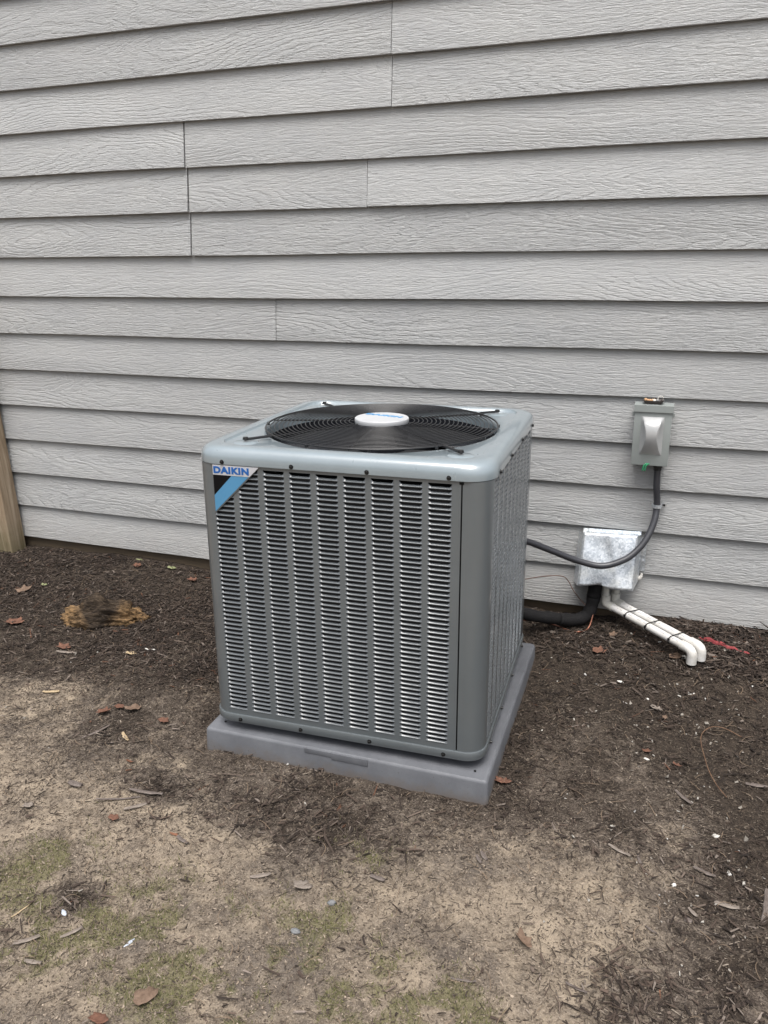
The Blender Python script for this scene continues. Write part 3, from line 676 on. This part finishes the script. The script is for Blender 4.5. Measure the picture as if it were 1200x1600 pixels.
# ------------------------------------------------------------------ pvc drains
def pvc(start, knee, end, dropz, label, r=.0135):
    PV = empty('drain_pipe', start); tag(PV, label, 'pipe', 'pair of white drain pipes strapped together'); o = Vector(start)
    s, k_, e = Vector(start), Vector(knee), Vector(end); d = (e-k_).normalized()
    bm = bmesh.new(); tube(bm, [s-o, Vector((k_.x, k_.y, k_.z+.02))-o], r*.93, 14); fin('riser', bm, M_PVCO, PV, smooth=True)
    bm = bmesh.new(); tube(bm, [Vector((k_.x, k_.y, k_.z+.034))-o, Vector((k_.x, k_.y, k_.z+.0335))-o]+[p-o for p in bend((k_.x, k_.y, k_.z+.034), k_, k_+d*.036, .016)]+[k_+d*.036-o], r*1.22, 16); fin('elbow', bm, M_PVCO, PV, smooth=True)
    bm = bmesh.new(); tube(bm, [k_+d*.02-o, e-d*.012-o], r, 16); run = fin('run', bm, M_PVC, PV, smooth=True)
    bm = bmesh.new(); tube(bm, [e-d*.045-o]+[p-o for p in bend(e-d*.045, e, e-Vector((0, 0, dropz)), .022)]+[e-Vector((0, 0, dropz))-o], r*1.22, 18); fin('end_elbow', bm, M_PVC, PV, smooth=True)
    # printed line on the pipe: short dashes
    u_ = Vector((0, 0, 1)).cross(d).normalized(); upn = d.cross(u_).normalized(); side = (upn*.8-u_*.6 if u_.y > 0 else upn*.8+u_*.6).normalized()
    rr = random.Random(4); L = (e-k_).length; t_ = .06; bm = bmesh.new()
    while t_ < L-.06:
        l = rr.uniform(.004, .02); p = k_+d*t_+side*r*1.002-o; a = side.cross(d)*.0009
        bm.faces.new([bm.verts.new(q) for q in (p-a, p+d*l-a, p+d*l+a, p+a)]); t_ += l+rr.uniform(.004, .03)
    fin('print_marks', bm, M_PRINT, run)
    return k_, e, d
k1, e1, d1_ = pvc((-.148, -.046, .13), (-.142, -.050, .046), (.158, -.290, .018), .046, 'white pvc drain pipe nearer the camera, ends in lower elbow over the mulch')
k2, e2, d2_ = pvc((-.108, -.030, .13), (-.110, -.034, .052), (.186, -.268, .024), .044, 'white pvc drain pipe nearer the siding, behind its strapped twin')
for f in (.28, .52, .78):
    a, b_ = k1.lerp(e1, f), k2.lerp(e2, f); r = .0150; dd = (b_-a); L = dd.length; ex = dd/L; ey = d1_.cross(ex).normalized(); P = []
    for k in range(9): t_ = PI/2+PI*k/8; P.append(a+ex*math.cos(t_)*r+ey*math.sin(t_)*r)
    for k in range(9): t_ = -PI/2+PI*k/8; P.append(b_+ex*math.cos(t_)*r+ey*math.sin(t_)*r)
    P.append(P[0]); o = a.copy(); Z_ = empty('zip_tie', o)
    tag(Z_, {0.28: 'black cable tie on the white pipes closest to the metal cover', .52: 'middle one of three black cable ties on the white pipes', .78: 'black cable tie on the white pipes closest to their open ends'}[f], 'cable tie', 'cable ties around the white drain pipes')
    bm = bmesh.new(); tube(bm, [p-o for p in P], .0021, 6); fin('strap', bm, M_ZIP, Z_, smooth='all')
    bm = bmesh.new(); box(bm, -.004, .004, -.003, .003, -.003, .003, .0008, Matrix.Translation(P[3]-o)); tube(bm, [P[3]-o, P[3]-o+Vector((.006, -.016, .010))], .0011, 5); fin('tie_head', bm, M_ZIP, Z_)

# copper liquid line and thin cable
def linething(name, pts, r, m, label, cat, seg=8, nn=8):
    o = Vector(pts[0]); bm = bmesh.new(); tube(bm, [Vector(p)-o for p in catmull(pts, nn)], r, seg); ob = fin(name, bm, m, None, smooth='all'); ob.location = o; return tag(ob, label, cat)
cpp = [gpix(*q)+np.array([0, 0, .007]) for q in [(919, 984), (903, 990), (884, 986), (850, 974)]]
linething('copper_pipe', [(-.181, -.072, .01), *cpp, (-.415, -.215, .012), (-.48, -.27, .04), (-.53, -.33, .05)], .0034, M_COP, 'thin bare copper pipe looping under the black foam pipe', 'pipe')
linething('control_cable', [(-.50, -.33, .19), (-.449, -.20, .155), (-.37, -.08, .135), (-.31, -.03, .125), (-.285, -.018, .105), (-.265, -.025, .075), (-.235, -.045, .048), (-.208, -.062, .03)], .0019, M_WIRE, 'thin brown cable running along siding behind condenser to the foam pipe', 'cable', 6)

# ------------------------------------------------------------------ fence post corner
PO = empty('fence_post', (-2.893, -.057, -.08)); PO.rotation_euler = (0, R(-2.9), 0); tag(PO, 'weathered brown wooden fence post standing against the siding at left', 'post')
bm = bmesh.new(); box(bm, -.046, .046, -.045, .045, -.1, 1.75, .004); fin('post_shaft', bm, M_POST, PO, smooth=True)
FP = empty('fence', (-3.045, -.06, -.1)); tag(FP, 'weathered wooden board fence at left edge beside the post', 'fence')
for k, x in enumerate([-3.052, -3.20, -3.348, -3.496, -3.644]):
    bm = bmesh.new(); box(bm, x-.070+3.10, x+.070+3.10, -.038, -.018, .02, 1.7+.01*(k % 2), .003); fin('fence_board', bm, M_POST, FP, smooth=True)
for z in (.35, 1.45):
    bm = bmesh.new(); box(bm, -.62, .105, -.018, .012, z-.045, z+.045, .003); fin('rail', bm, M_POST, FP, smooth=True)

# ------------------------------------------------------------------ rotted stump
sc = gpix(158, 975); bm = bmesh.new(); bmesh.ops.create_icosphere(bm, subdivisions=5, radius=1)
from mathutils import noise as mn
for v in bm.verts:
    p = v.co.copy(); x = p.x; hh = .105*(1-.6*max(0, x))*(1 if x > -.55 else .75)
    q = Vector((p.x*.155, p.y*.060*(1-.55*max(0, x)), p.z*hh))
    nn = mn.fractal(Vector((p.x*3, p.y*9, p.z*9)), .8, 2, 6)*.020+mn.noise(Vector((p.x*2.2, p.y*2, p.z*2)))*.026
    q += p.normalized()*nn; q.x += .035*max(0, x)*abs(p.y); v.co = q
st_ = fin('rotted_stump', bm, M_STUMP, None, smooth='all'); st_.location = (sc[0], sc[1]+.02, sc[2]+.004); st_.rotation_euler = (0, R(3), R(24))
tag(st_, 'orange brown rotted stump root poking out of the dark mulch', 'stump')

# ------------------------------------------------------------------ litter as single things
def slope(x, y):
    e = .03; return math.atan2(float(ground(x, y+e)-ground(x, y-e)), 2*e), math.atan2(float(ground(x+e, y)-ground(x-e, y)), 2*e)
def leaf(px, py, size, rz, m, label, curl=.35, name='dead_leaf', lobes=5, asp=.65, seed=0):
    p = gpix(px, py); rr = random.Random(seed+int(px)); bm = bmesh.new(); n_ = 20; rim = []; midr = []
    for k in range(n_):
        a = 2*PI*k/n_; rr_ = 1-.25*abs(math.sin(a*lobes/2))+rr.uniform(-.1, .08); x = math.cos(a)*rr_*size/2; y = math.sin(a)*rr_*size/2*asp
        zc = curl*size*.5*((x/(size/2))**2*.6+(y/(size/2*asp))**2*.7)+rr.uniform(-.04, .05)*size
        rim.append(bm.verts.new((x, y, zc))); midr.append(bm.verts.new((x*.5, y*.5, zc*.25+rr.uniform(-.01, .02)*size)))
    c0 = bm.verts.new((0, 0, 0))
    for k in range(n_):
        k2 = (k+1) % n_; bm.faces.new((rim[k], rim[k2], midr[k2], midr[k])); bm.faces.new((midr[k], midr[k2], c0))
    o = fin(name, bm, m, None, smooth='all'); md = o.modifiers.new('s', 'SOLIDIFY'); md.thickness = .0008
    o.location = p+np.array([0, 0, .007]); sy, sx = slope(p[0], p[1]); o.rotation_euler = (sy+rr.uniform(-.15, .15), -sx+rr.uniform(-.15, .15), R(rz)); return tag(o, label, 'leaf' if 'leaf' in name else 'scrap')
def stick(px, py, L, wd, rz, m, label, name='stick', cat='stick', flat=.5, bendy=.1, seed=0):
    p = gpix(px, py); rr = random.Random(seed+int(px*3+py)); pts = []
    n_ = 7; 
    for k in range(n_): f = k/(n_-1)-.5; pts.append(Vector((f*L, bendy*L*(f*f*2-.2)+rr.uniform(-.03, .03)*L*.5, 0)))
    bm = bmesh.new(); tube(bm, pts, [wd/2*(.55+.45*math.sin(PI*(k+.6)/(n_+.2)))*rr.uniform(.8, 1.15) for k in range(n_)], 6)
    for v in bm.verts: v.co.z *= flat
    o = fin(name, bm, m, None); o.location = p+np.array([0, 0, wd*flat*.45+.003]); sy, sx = slope(p[0], p[1]); o.rotation_euler = (sy, -sx+rr.uniform(-.08, .08), R(rz)); return tag(o, label, cat)
def stone(px, py, sx_, sy_, sz_, rz, m, label, name='stone', cat='stone', seed=0):
    p = gpix(px, py); bm = bmesh.new(); bmesh.ops.create_icosphere(bm, subdivisions=3, radius=1)
    for v in bm.verts:
        q = v.co*(1+.28*mn.noise(v.co*1.3+Vector((px, py, 0)))+.08*mn.noise(v.co*4+Vector((py, px, 0)))); v.co = Vector((q.x*sx_/2, q.y*sy_/2, q.z*sz_/2))
    o = fin(name, bm, m, None, smooth=True); o.location = p+np.array([0, 0, sz_*.3]); o.rotation_euler = (0, 0, R(rz)); return tag(o, label, cat)
leaf(100, 1014, .060, 10, M_LEAFR, 'rust coloured curled leaf left, just below the rotted stump')
leaf(163, 1116, .052, 20, M_LEAFR, 'folded rust leaf, leftmost of three clustered left of the pad', .6)
leaf(187, 1108, .045, -20, M_LEAFR, 'flat rust leaf in the middle of three clustered left of the pad', .3)
leaf(208, 1111, .06, 40, M_LEAFB, 'brown leaf at the right end of the trio left of the pad', .4)
leaf(256, 1129, .045, -10, M_LEAFR, 'small reddish leaf close to the left corner of the pad', .3)
leaf(24, 975, .085, 10, M_LEAFR, 'large red brown leaf at left edge beside the rotted stump', .3)
leaf(38, 925, .07, 60, M_LEAFB, 'brown crumpled leaf on mulch in front of the fence post', .5)
leaf(69, 916, .035, 0, M_LEAFG, 'pale green leaf on dark mulch above the rotted stump', .3)
leaf(215, 886, .05, 0, M_LEAFR, 'dark red leaf on mulch near the siding left of condenser', .4)
leaf(218, 877, .04, 10, M_LEAFG, 'thin green yellow leaf right at the foot of siding', .2, asp=.3)
leaf(268, 890, .045, 10, M_LEAFG, 'olive leaf on the mulch just left of the condenser', .3)
leaf(301, 909, .055, -15, M_LEAFR, 'rust leaf touching the left side of the condenser base', .4)
leaf(935, 1021, .055, 15, M_LEAFR, 'orange brown torn leaf on mulch below the copper pipe', .5)
leaf(958, 994, .035, 15, M_LEAFB, 'small brown leaf under the white drain pipes near the wall', .4)
leaf(1010, 1177, .030, 10, M_LEAFR, 'small square rust leaf right of the pad beside a white chip', .3)
leaf(1057, 1199, .028, 0, M_LEAFR, 'smallest orange leaf right of pad, left of the vine', .4)
leaf(1024, 1110, .05, -35, M_BARKL, 'long pinkish bark flake on dark soil below the drain ends', .3, asp=.4, name='bark_flake')
leaf(1038, 1124, .026, 70, M_LEAFB, 'short brown bark flake below the drain ends', .2, name='bark_flake')
leaf(1055, 1030, .05, 10, M_LEAFB, 'maroon crumpled leaf beside the white drain elbow', .6)
leaf(785, 1224, .05, 0, M_LEAFR, 'flat reddish leaf against the front right corner of the pad', .2)
leaf(178, 1281, .035, 0, M_LEAFR, 'dull red leaf lying on pale sandy soil at left', .2)
leaf(817, 1476, .052, -35, M_LEAFB, 'dark curled piece of leaf on sandy soil at bottom centre', .9, asp=.55)
leaf(226, 1562, .056, 50, M_LEAFB, 'flat brown oak leaf at the bottom left on sand', .25, asp=.8, lobes=3)
leaf(473, 1388, .050, 20, M_BARKL, 'grey flat bark flake on sandy ground in front of pad', .2, name='bark_flake', asp=.7)
leaf(155, 1598, .045, 0, M_LEAFR, 'reddish brown leaf cut by the bottom edge of photo', .4)
leaf(205, 1024, .045, 15, M_WOODC, 'pale round wood flake between stump and condenser', .3, asp=.6, name='wood_flake')
leaf(45, 1477-215, .035, 10, M_BARKL, 'pale bark flake at far left on sandy soil', .2, name='bark_flake')
stick(103, 1021, .07, .012, 15, M_BARKL, 'pale grey stick just under the rust leaf at left')
stick(233, 1016, .065, .010, -15, M_PALE, 'whitish thin stick between the stump and the condenser')
stick(80, 1083, .055, .013, 18, M_WOODC, 'yellow split wood chip on brown soil at left', 'wood_chip', 'wood chip')
stick(196, 1153, .05, .012, -35, M_WOODC, 'small yellow wood chip on sandy soil left of pad', 'wood_chip', 'wood chip')
stick(150, 1146, .09, .010, 60, M_BARK, 'dark forked twig upright in view below trio of rust leaves', 'twig', 'twig')
stick(118, 1229, .042, .018, 0, M_BARK, 'oval dark bark chunk at upper left of the sandy area', 'bark_chunk', 'bark', .7)
stick(228, 1240, .09, .012, 15, M_BARK, 'dark stick lying across others on sand below the pad left corner')
stick(215, 1262, .07, .012, 55, M_BARKL, 'greyish stick propped beside the dark sticks at left')
stick(185, 1250, .11, .008, 38, M_BARK, 'long thin dark twig left of the stick pile', 'twig', 'twig')
stick(285, 1315, .04, .012, -20, M_BARK, 'short dark stick right under the stick pile')
stick(407, 1371, .048, .011, 25, M_BARKL, 'pale brown stick left of the grey bark flake')
stick(590, 1376, .036, .014, -10, M_BARK, 'dark stubby bark piece on sand below pad centre', 'bark_chunk', 'bark', .7)
stick(756, 1340, .030, .012, -50, M_BARK, 'larger of two dark bark slivers below the pad corner', 'bark_sliver', 'bark')
stick(748, 1345, .024, .009, -50, M_BARK, 'smaller of two dark bark slivers below the pad corner', 'bark_sliver', 'bark')
stick(967, 1331, .058, .009, -25, M_BARKL, 'long pale split stick on dark soil at lower right')
stick(999, 1346, .028, .008, -70, M_BARK, 'short dark twig beside the long split stick', 'twig', 'twig')
stick(1067, 1248, .070, .012, -55, M_BARK, 'dark crossing bark strip at right below the vine', 'bark_strip', 'bark')
stick(1182, 1230, .055, .014, 5, M_BARK, 'dark thick stick at the right edge beside the vine')
stick(1100, 1365, .05, .010, -20, M_BARK, 'dark stick among white pebbles at the right')
stick(1135, 1418, .05, .013, -5, M_BARKL, 'grey brown bark strip near right edge by pebbles', 'bark_strip', 'bark')
stick(1082, 1428, .026, .009, -45, M_BARKL, 'pale pointed wood chip at right on sandy soil', 'wood_chip', 'wood chip')
stick(900, 1546, .045, .007, -20, M_BARK, 'thin dark twig at the bottom among grey shreds', 'twig', 'twig')
stick(1017, 1455, .028, .005, -30, M_BARK, 'thin dark twig on bare sandy soil at lower right', 'twig', 'twig')
stick(112, 1460, .045, .010, 50, M_BARKL, 'brown grey stick on moss at lower left')
stick(42, 1472, .052, .013, 40, M_BARKL, 'wide weathered stick on moss at far lower left')
stick(52, 1506, .036, .011, 10, M_BARKL, 'palest short stick at far lower left')
stick(34, 1424, .05, .004, 70, M_WOODC, 'very thin straw coloured stem at the left edge', 'straw', 'straw')
stick(724, 1554-20, .05, .006, 10, M_BARK, 'slim dark stick at bottom centre on darker soil')
stick(1196, 1420, .10, .016, 80, M_BARK, 'large dark stick end cut by the right edge')
stone(518, 1413, .018, .013, .012, 10, M_STONE, 'dark grey pebble next to a pale flake below the grey bark flake')
stone(462, 1457, .020, .014, .010, 10, M_STONE, 'flat blue grey stone on moss in the foreground')
stone(1075, 1440, .017, .013, .010, 10, M_BARK, 'dark reddish clod on sandy soil at right', 'clod', 'clod')
stone(1118, 1307, .018, .012, .007, 10, M_PALE, 'largest flat white stone at right of the photo')
stone(1053, 1384, .012, .009, .007, 50, M_PALE, 'white stone with dark side below the split stick')
stone(1010, 1187, .017, .009, .006, -20, M_PALE, 'white chip lying just below the small square rust leaf')
stone(969, 1066, .022, .012, .007, -10, M_PALE, 'white speckled flat stone below the drain ends')
stone(1068, 1028, .028, .018, .012, -30, M_PALE, 'cream stone tucked behind the drain elbow')
stone(1012, 1093, .009, .007, .006, -30, M_PALE, 'round white pebble on the dark soil at right')
stone(100, 1427, .020, .010, .005, -30, M_SCRAP, 'white paper scrap on dark patch at lower left', 'paper_scrap', 'scrap')
stone(202, 1474, .007, .026, .004, -15, M_SCRAP, 'narrow white scrap standing on moss at lower left', 'paper_scrap', 'scrap')
rp = gpix(1122, 1009)
bm = bmesh.new(); tube(bm, catmull([(-.062, .030, .012), (-.045, .022, .016), (-.01, .006, .017), (.02, -.006, .012), (.055, -.022, .008), (.10, -.040, .004)], 4), [.004, .009, .013, .014, .015, .015, .016, .015, .015, .014, .013, .013, .012, .012, .010, .010, .009, .008, .008, .006, .004], 8)
for v in bm.verts: v.co.z = v.co.z*.6+.003*math.sin(v.co.x*160); v.co.y = v.co.y*1.0+(-.35*(v.co.y+.36*v.co.x-.006))
o = fin('red_scrap', bm, M_RED, None, smooth=True); o.location = rp; tag(o, 'crumpled red plastic strip in mulch behind the white drain pipe ends', 'scrap')
vp = [gpix(*q) for q in [(1158, 1155), (1130, 1144), (1110, 1145), (1096, 1156), (1094, 1172), (1100, 1195), (1106, 1212), (1118, 1232), (1135, 1250)]]
vp = [(p[0], p[1], p[2]+.008+.03*math.sin(PI*i/8)*(.5)) for i, p in enumerate(vp)]
linething('vine_stem', vp, .0013, M_VINE, 'thin reddish vine stem arching over dark soil at right', 'vine', 6, 6)

# ------------------------------------------------------------------ uncountable litter
def inview(x, y, m=.25):
    d = np.stack([x-CAM[0], y-CAM[1], np.full_like(x, -.08-CAM[2])], -1); zc = d@FW; u_ = (d@RT)/zc*FPX; v_ = -(d@UP)/zc*FPX
    return (zc > .3) & (np.abs(u_) < 600*(1+m)) & (v_ < 800*(1+m)) & (y < -.004)
def sample(N_, dens):
    out = []
    tot = 0
    while tot < N_:
        x = rng.uniform(-3.2, .95, N_*2); y = rng.uniform(-2.4, -.004, N_*2)
        k = inview(x, y) & ~((x > PX0-.004) & (x < PX1+.004) & (y > PY0-.004) & (y < PY1+.004))
        k &= rng.random(N_*2) < dens(x, y); out.append(np.stack([x[k], y[k]], -1)); tot += k.sum()
    return np.concatenate(out)[:N_]
def rotm(az, tx, ty):
    ca, sa = np.cos(az), np.sin(az); cx, sx_ = np.cos(tx), np.sin(tx); cy, sy_ = np.cos(ty), np.sin(ty); o = np.ones_like(az); z = np.zeros_like(az)
    Rz = np.stack([ca, -sa, z, sa, ca, z, z, z, o], -1).reshape(-1, 3, 3); Rx = np.stack([o, z, z, z, cx, -sx_, z, sx_, cx], -1).reshape(-1, 3, 3); Ry = np.stack([cy, z, sy_, z, o, z, -sy_, z, cy], -1).reshape(-1, 3, 3)
    return Rz@Rx@Ry
M_CHIP, t, b = mat('shredded_mulch', (.1, .08, .06), .9, 0, .25); n = N(t)
n.put(b.inputs['Base Color'], n.mix(n.math('MULTIPLY', n.noise(n.mp(n.coord(), (150, 150, 150)), 1, 3, .7), .7), n.attr('col'), (.02, .016, .013)))
CUBE_F = np.array([[0, 1, 3, 2], [4, 6, 7, 5], [0, 4, 5, 1], [2, 3, 7, 6], [0, 2, 6, 4], [1, 5, 7, 3]])
def chips(name, P, L, Wd, Th, cols, tilt, lift, label, cat):
    n_ = len(P); base_ = np.array([[i, j, k] for i in (-.5, .5) for j in (-.5, .5) for k in (-.5, .5)])
    v = np.tile(base_, (n_, 1, 1)); v = v*(1+rng.uniform(-.5, .4, v.shape))
    v[:, :4, 1:] *= rng.uniform(.25, 1.0, (n_, 1, 1)); v[:, 4:, 1:] *= rng.uniform(.4, 1.0, (n_, 1, 1))
    v = v*np.stack([L, Wd, Th], -1)[:, None, :]
    M_ = rotm(rng.uniform(0, 2*PI, n_), rng.normal(0, tilt, n_), rng.normal(0, tilt*.7, n_))
    v = np.einsum('nij,nkj->nki', M_, v); z = ground(P[:, 0], P[:, 1])+rng.uniform(0, 1, n_)*lift+Th*.3
    v += np.stack([P[:, 0], P[:, 1], z], -1)[:, None, :]
    v[:, :, 1] = np.minimum(v[:, :, 1], -.0015)
    F_ = (CUBE_F[None]+np.arange(n_)[:, None, None]*8).reshape(-1, 4)
    o = npmesh(name, v.reshape(-1, 3), F_, M_CHIP, np.repeat(cols, 8, 0)); return tag(o, label, cat, kind='stuff')
def pal(n_, pals, ws, jit=.25):
    k = rng.choice(len(pals), n_, p=np.array(ws)/sum(ws)); return np.array(pals)[k]*rng.uniform(1-jit, 1+jit, (n_, 1))
DARKP = [(.022, .016, .013), (.045, .032, .025), (.075, .054, .042), (.12, .092, .074), (.20, .165, .14), (.13, .06, .035)]
def dmulch(x, y):
    wl = sst(-1.05, -.55, y)*sst(-1.0, -1.35, x)+sst(-.62, -.16, y)*sst(-.5, -.2, x)+.7*sst(-.8, -.45, y)*((x > -1.5) & (x < -1.1))
    wl = wl*(.35+.65*((x < -1.1) | (y > -.35)))+0.6*blob(x, y, 450, 1285, .13, 1.5)+.6*blob(x, y, 960, 1560, .14, 1.4)+.5*blob(x, y, 1140, 1400, .16, 1)+.5*blob(x, y, 1080, 1110, .12, 1)+.5*blob(x, y, 120, 1405, .05)
    pat = sst(.42, .62, fbm(x+4, y+7, 5, 4, .6))
    return np.clip((wl*.9+.03+.17*pat)*(1-.9*sandmask(x, y)), .0, 1)*(.45+.55*pat)
n_ = 28000; P = sample(n_, dmulch); near = sst(-.5, -.05, P[:, 1])*sst(-.6, .0, P[:, 0])
L = rng.gamma(3.2, .0048, n_)*(1+.5*near)+.004
chips('mulch', P, L, rng.uniform(.0022, .0065, n_)*(1+.4*near), rng.uniform(.001, .003, n_), pal(n_, DARKP, [3.4, 3.4, 2.4, 1.3, .6, .12])*.85*(1+1.0*sandmask(P[:, 0], P[:, 1])[:, None]), .33, .009, 'dark shredded bark mulch covering the soil along the siding', 'mulch')
def dl(x, y): s = sandmask(x, y); return np.clip(.12+.9*s*(1-s)*4*.5+.55*sst(.5, .68, fbm(x+1, y+1, 6, 4, .6)), 0, 1)*(s > .04)
n_ = 25000; P = sample(n_, dl)
chips('bark_litter', P, rng.gamma(1.7, .0036, n_)+.0015, rng.uniform(.0010, .0036, n_), rng.uniform(.0006, .0018, n_), pal(n_, [(.05, .038, .03), (.10, .08, .064), (.17, .14, .115), (.30, .25, .2)], [3.2, 3, 2, .7]), .22, .003, 'fine broken bark litter strewn over the pale sandy soil', 'litter')
def dfine(x, y): return np.full_like(x, 1.0)
n_ = 80000; P = sample(n_, dfine); s = sandmask(P[:, 0], P[:, 1])[:, None]
cl = pal(n_, [(.05, .04, .032), (.10, .08, .062), (.16, .13, .10)], [3, 3, 2])*(1-s)+pal(n_, [(.14, .11, .085), (.25, .20, .15), (.38, .31, .24)], [2, 3, 2])*s
chips('soil_crumbs', P, rng.gamma(2, .0014, n_)+.0018, rng.uniform(.0015, .004, n_), rng.uniform(.0012, .003, n_), cl, .5, .002, 'loose soil crumbs and grit scattered over the bare ground', 'soil')
def dpeb(x, y):
    return np.clip(.02+.55*sst(-.45, .15, x)*sst(-1.7, -.9, y)+.5*blob(x, y, 1130, 1050, .25)+.35*blob(x, y, 1130, 1380, .22), 0, 1)*(x < .95)
n_ = 330; P = sample(n_, dpeb); sz = rng.gamma(1.8, .0013, n_)+.0026
chips('pebbles', P, sz*1.3, sz, sz*.6, pal(n_, [(.50, .47, .42), (.33, .30, .26), (.62, .60, .57)], [3, 4, 1.5], .15), .6, .004, 'tiny white pebbles and shell chips sprinkled over the soil', 'pebbles')
# moss and thin grass blades
n_ = 15000; P = sample(n_, lambda x, y: mossmask(x, y)*.9)
az = rng.uniform(0, 2*PI, n_); hh = rng.gamma(3, .0017, n_)+.001; ww = rng.uniform(.0005, .0011, n_); ln = rng.uniform(.2, 1.3, n_)*hh
z = ground(P[:, 0], P[:, 1]); cx_, sx2 = np.cos(az), np.sin(az)
v0_ = np.stack([P[:, 0]-sx2*ww, P[:, 1]+cx_*ww, z], -1); v1_ = np.stack([P[:, 0]+sx2*ww, P[:, 1]-cx_*ww, z], -1); v2_ = np.stack([P[:, 0]+cx_*ln, P[:, 1]+sx2*ln, z+hh], -1)
V = np.stack([v0_, v1_, v2_], 1).reshape(-1, 3); F = np.arange(n_*3).reshape(-1, 3)
o = npmesh('moss', V, F, M_CHIP, np.repeat(pal(n_, [(.13, .135, .045), (.19, .18, .075), (.24, .20, .13), (.09, .085, .045)], [3, 3, 3, 2]), 3, 0)); tag(o, 'low green moss and sparse grass on the foreground soil', 'moss', kind='stuff')
# dry roots / fibres
n_ = 2600; P = sample(n_, lambda x, y: np.full_like(x, .8)); az = rng.uniform(0, 2*PI, n_); L = rng.uniform(.015, .05, n_); V = []; F = []
bx_ = np.linspace(-.5, .5, 5); curv = rng.normal(0, .35, n_)
for k in range(5):
    xx = P[:, 0]+np.cos(az)*bx_[k]*L-np.sin(az)*curv*L*bx_[k]**2*2; yy = np.minimum(P[:, 1]+np.sin(az)*bx_[k]*L+np.cos(az)*curv*L*bx_[k]**2*2, -.003)
    z = ground(xx, yy)+.006+.003*math.cos(bx_[k]*3)
    for s in (-1, 1): V.append(np.stack([xx-np.sin(az)*s*.0007, yy+np.cos(az)*s*.0007, z], -1))
V = np.stack(V, 1).reshape(-1, 3); q = np.array([[2*k, 2*k+1, 2*k+3, 2*k+2] for k in range(4)]); F = (q[None]+np.arange(n_)[:, None, None]*10).reshape(-1, 4)
o = npmesh('root_fibres', V, F, M_CHIP, np.repeat(pal(n_, [(.12, .09, .065), (.22, .16, .11), (.07, .05, .04)], [3, 2, 2]), 10, 0)); tag(o, 'fine dry roots and straw fibres lying on the ground', 'roots', kind='stuff')
S.render.resolution_x = 768; S.render.resolution_y = 1024
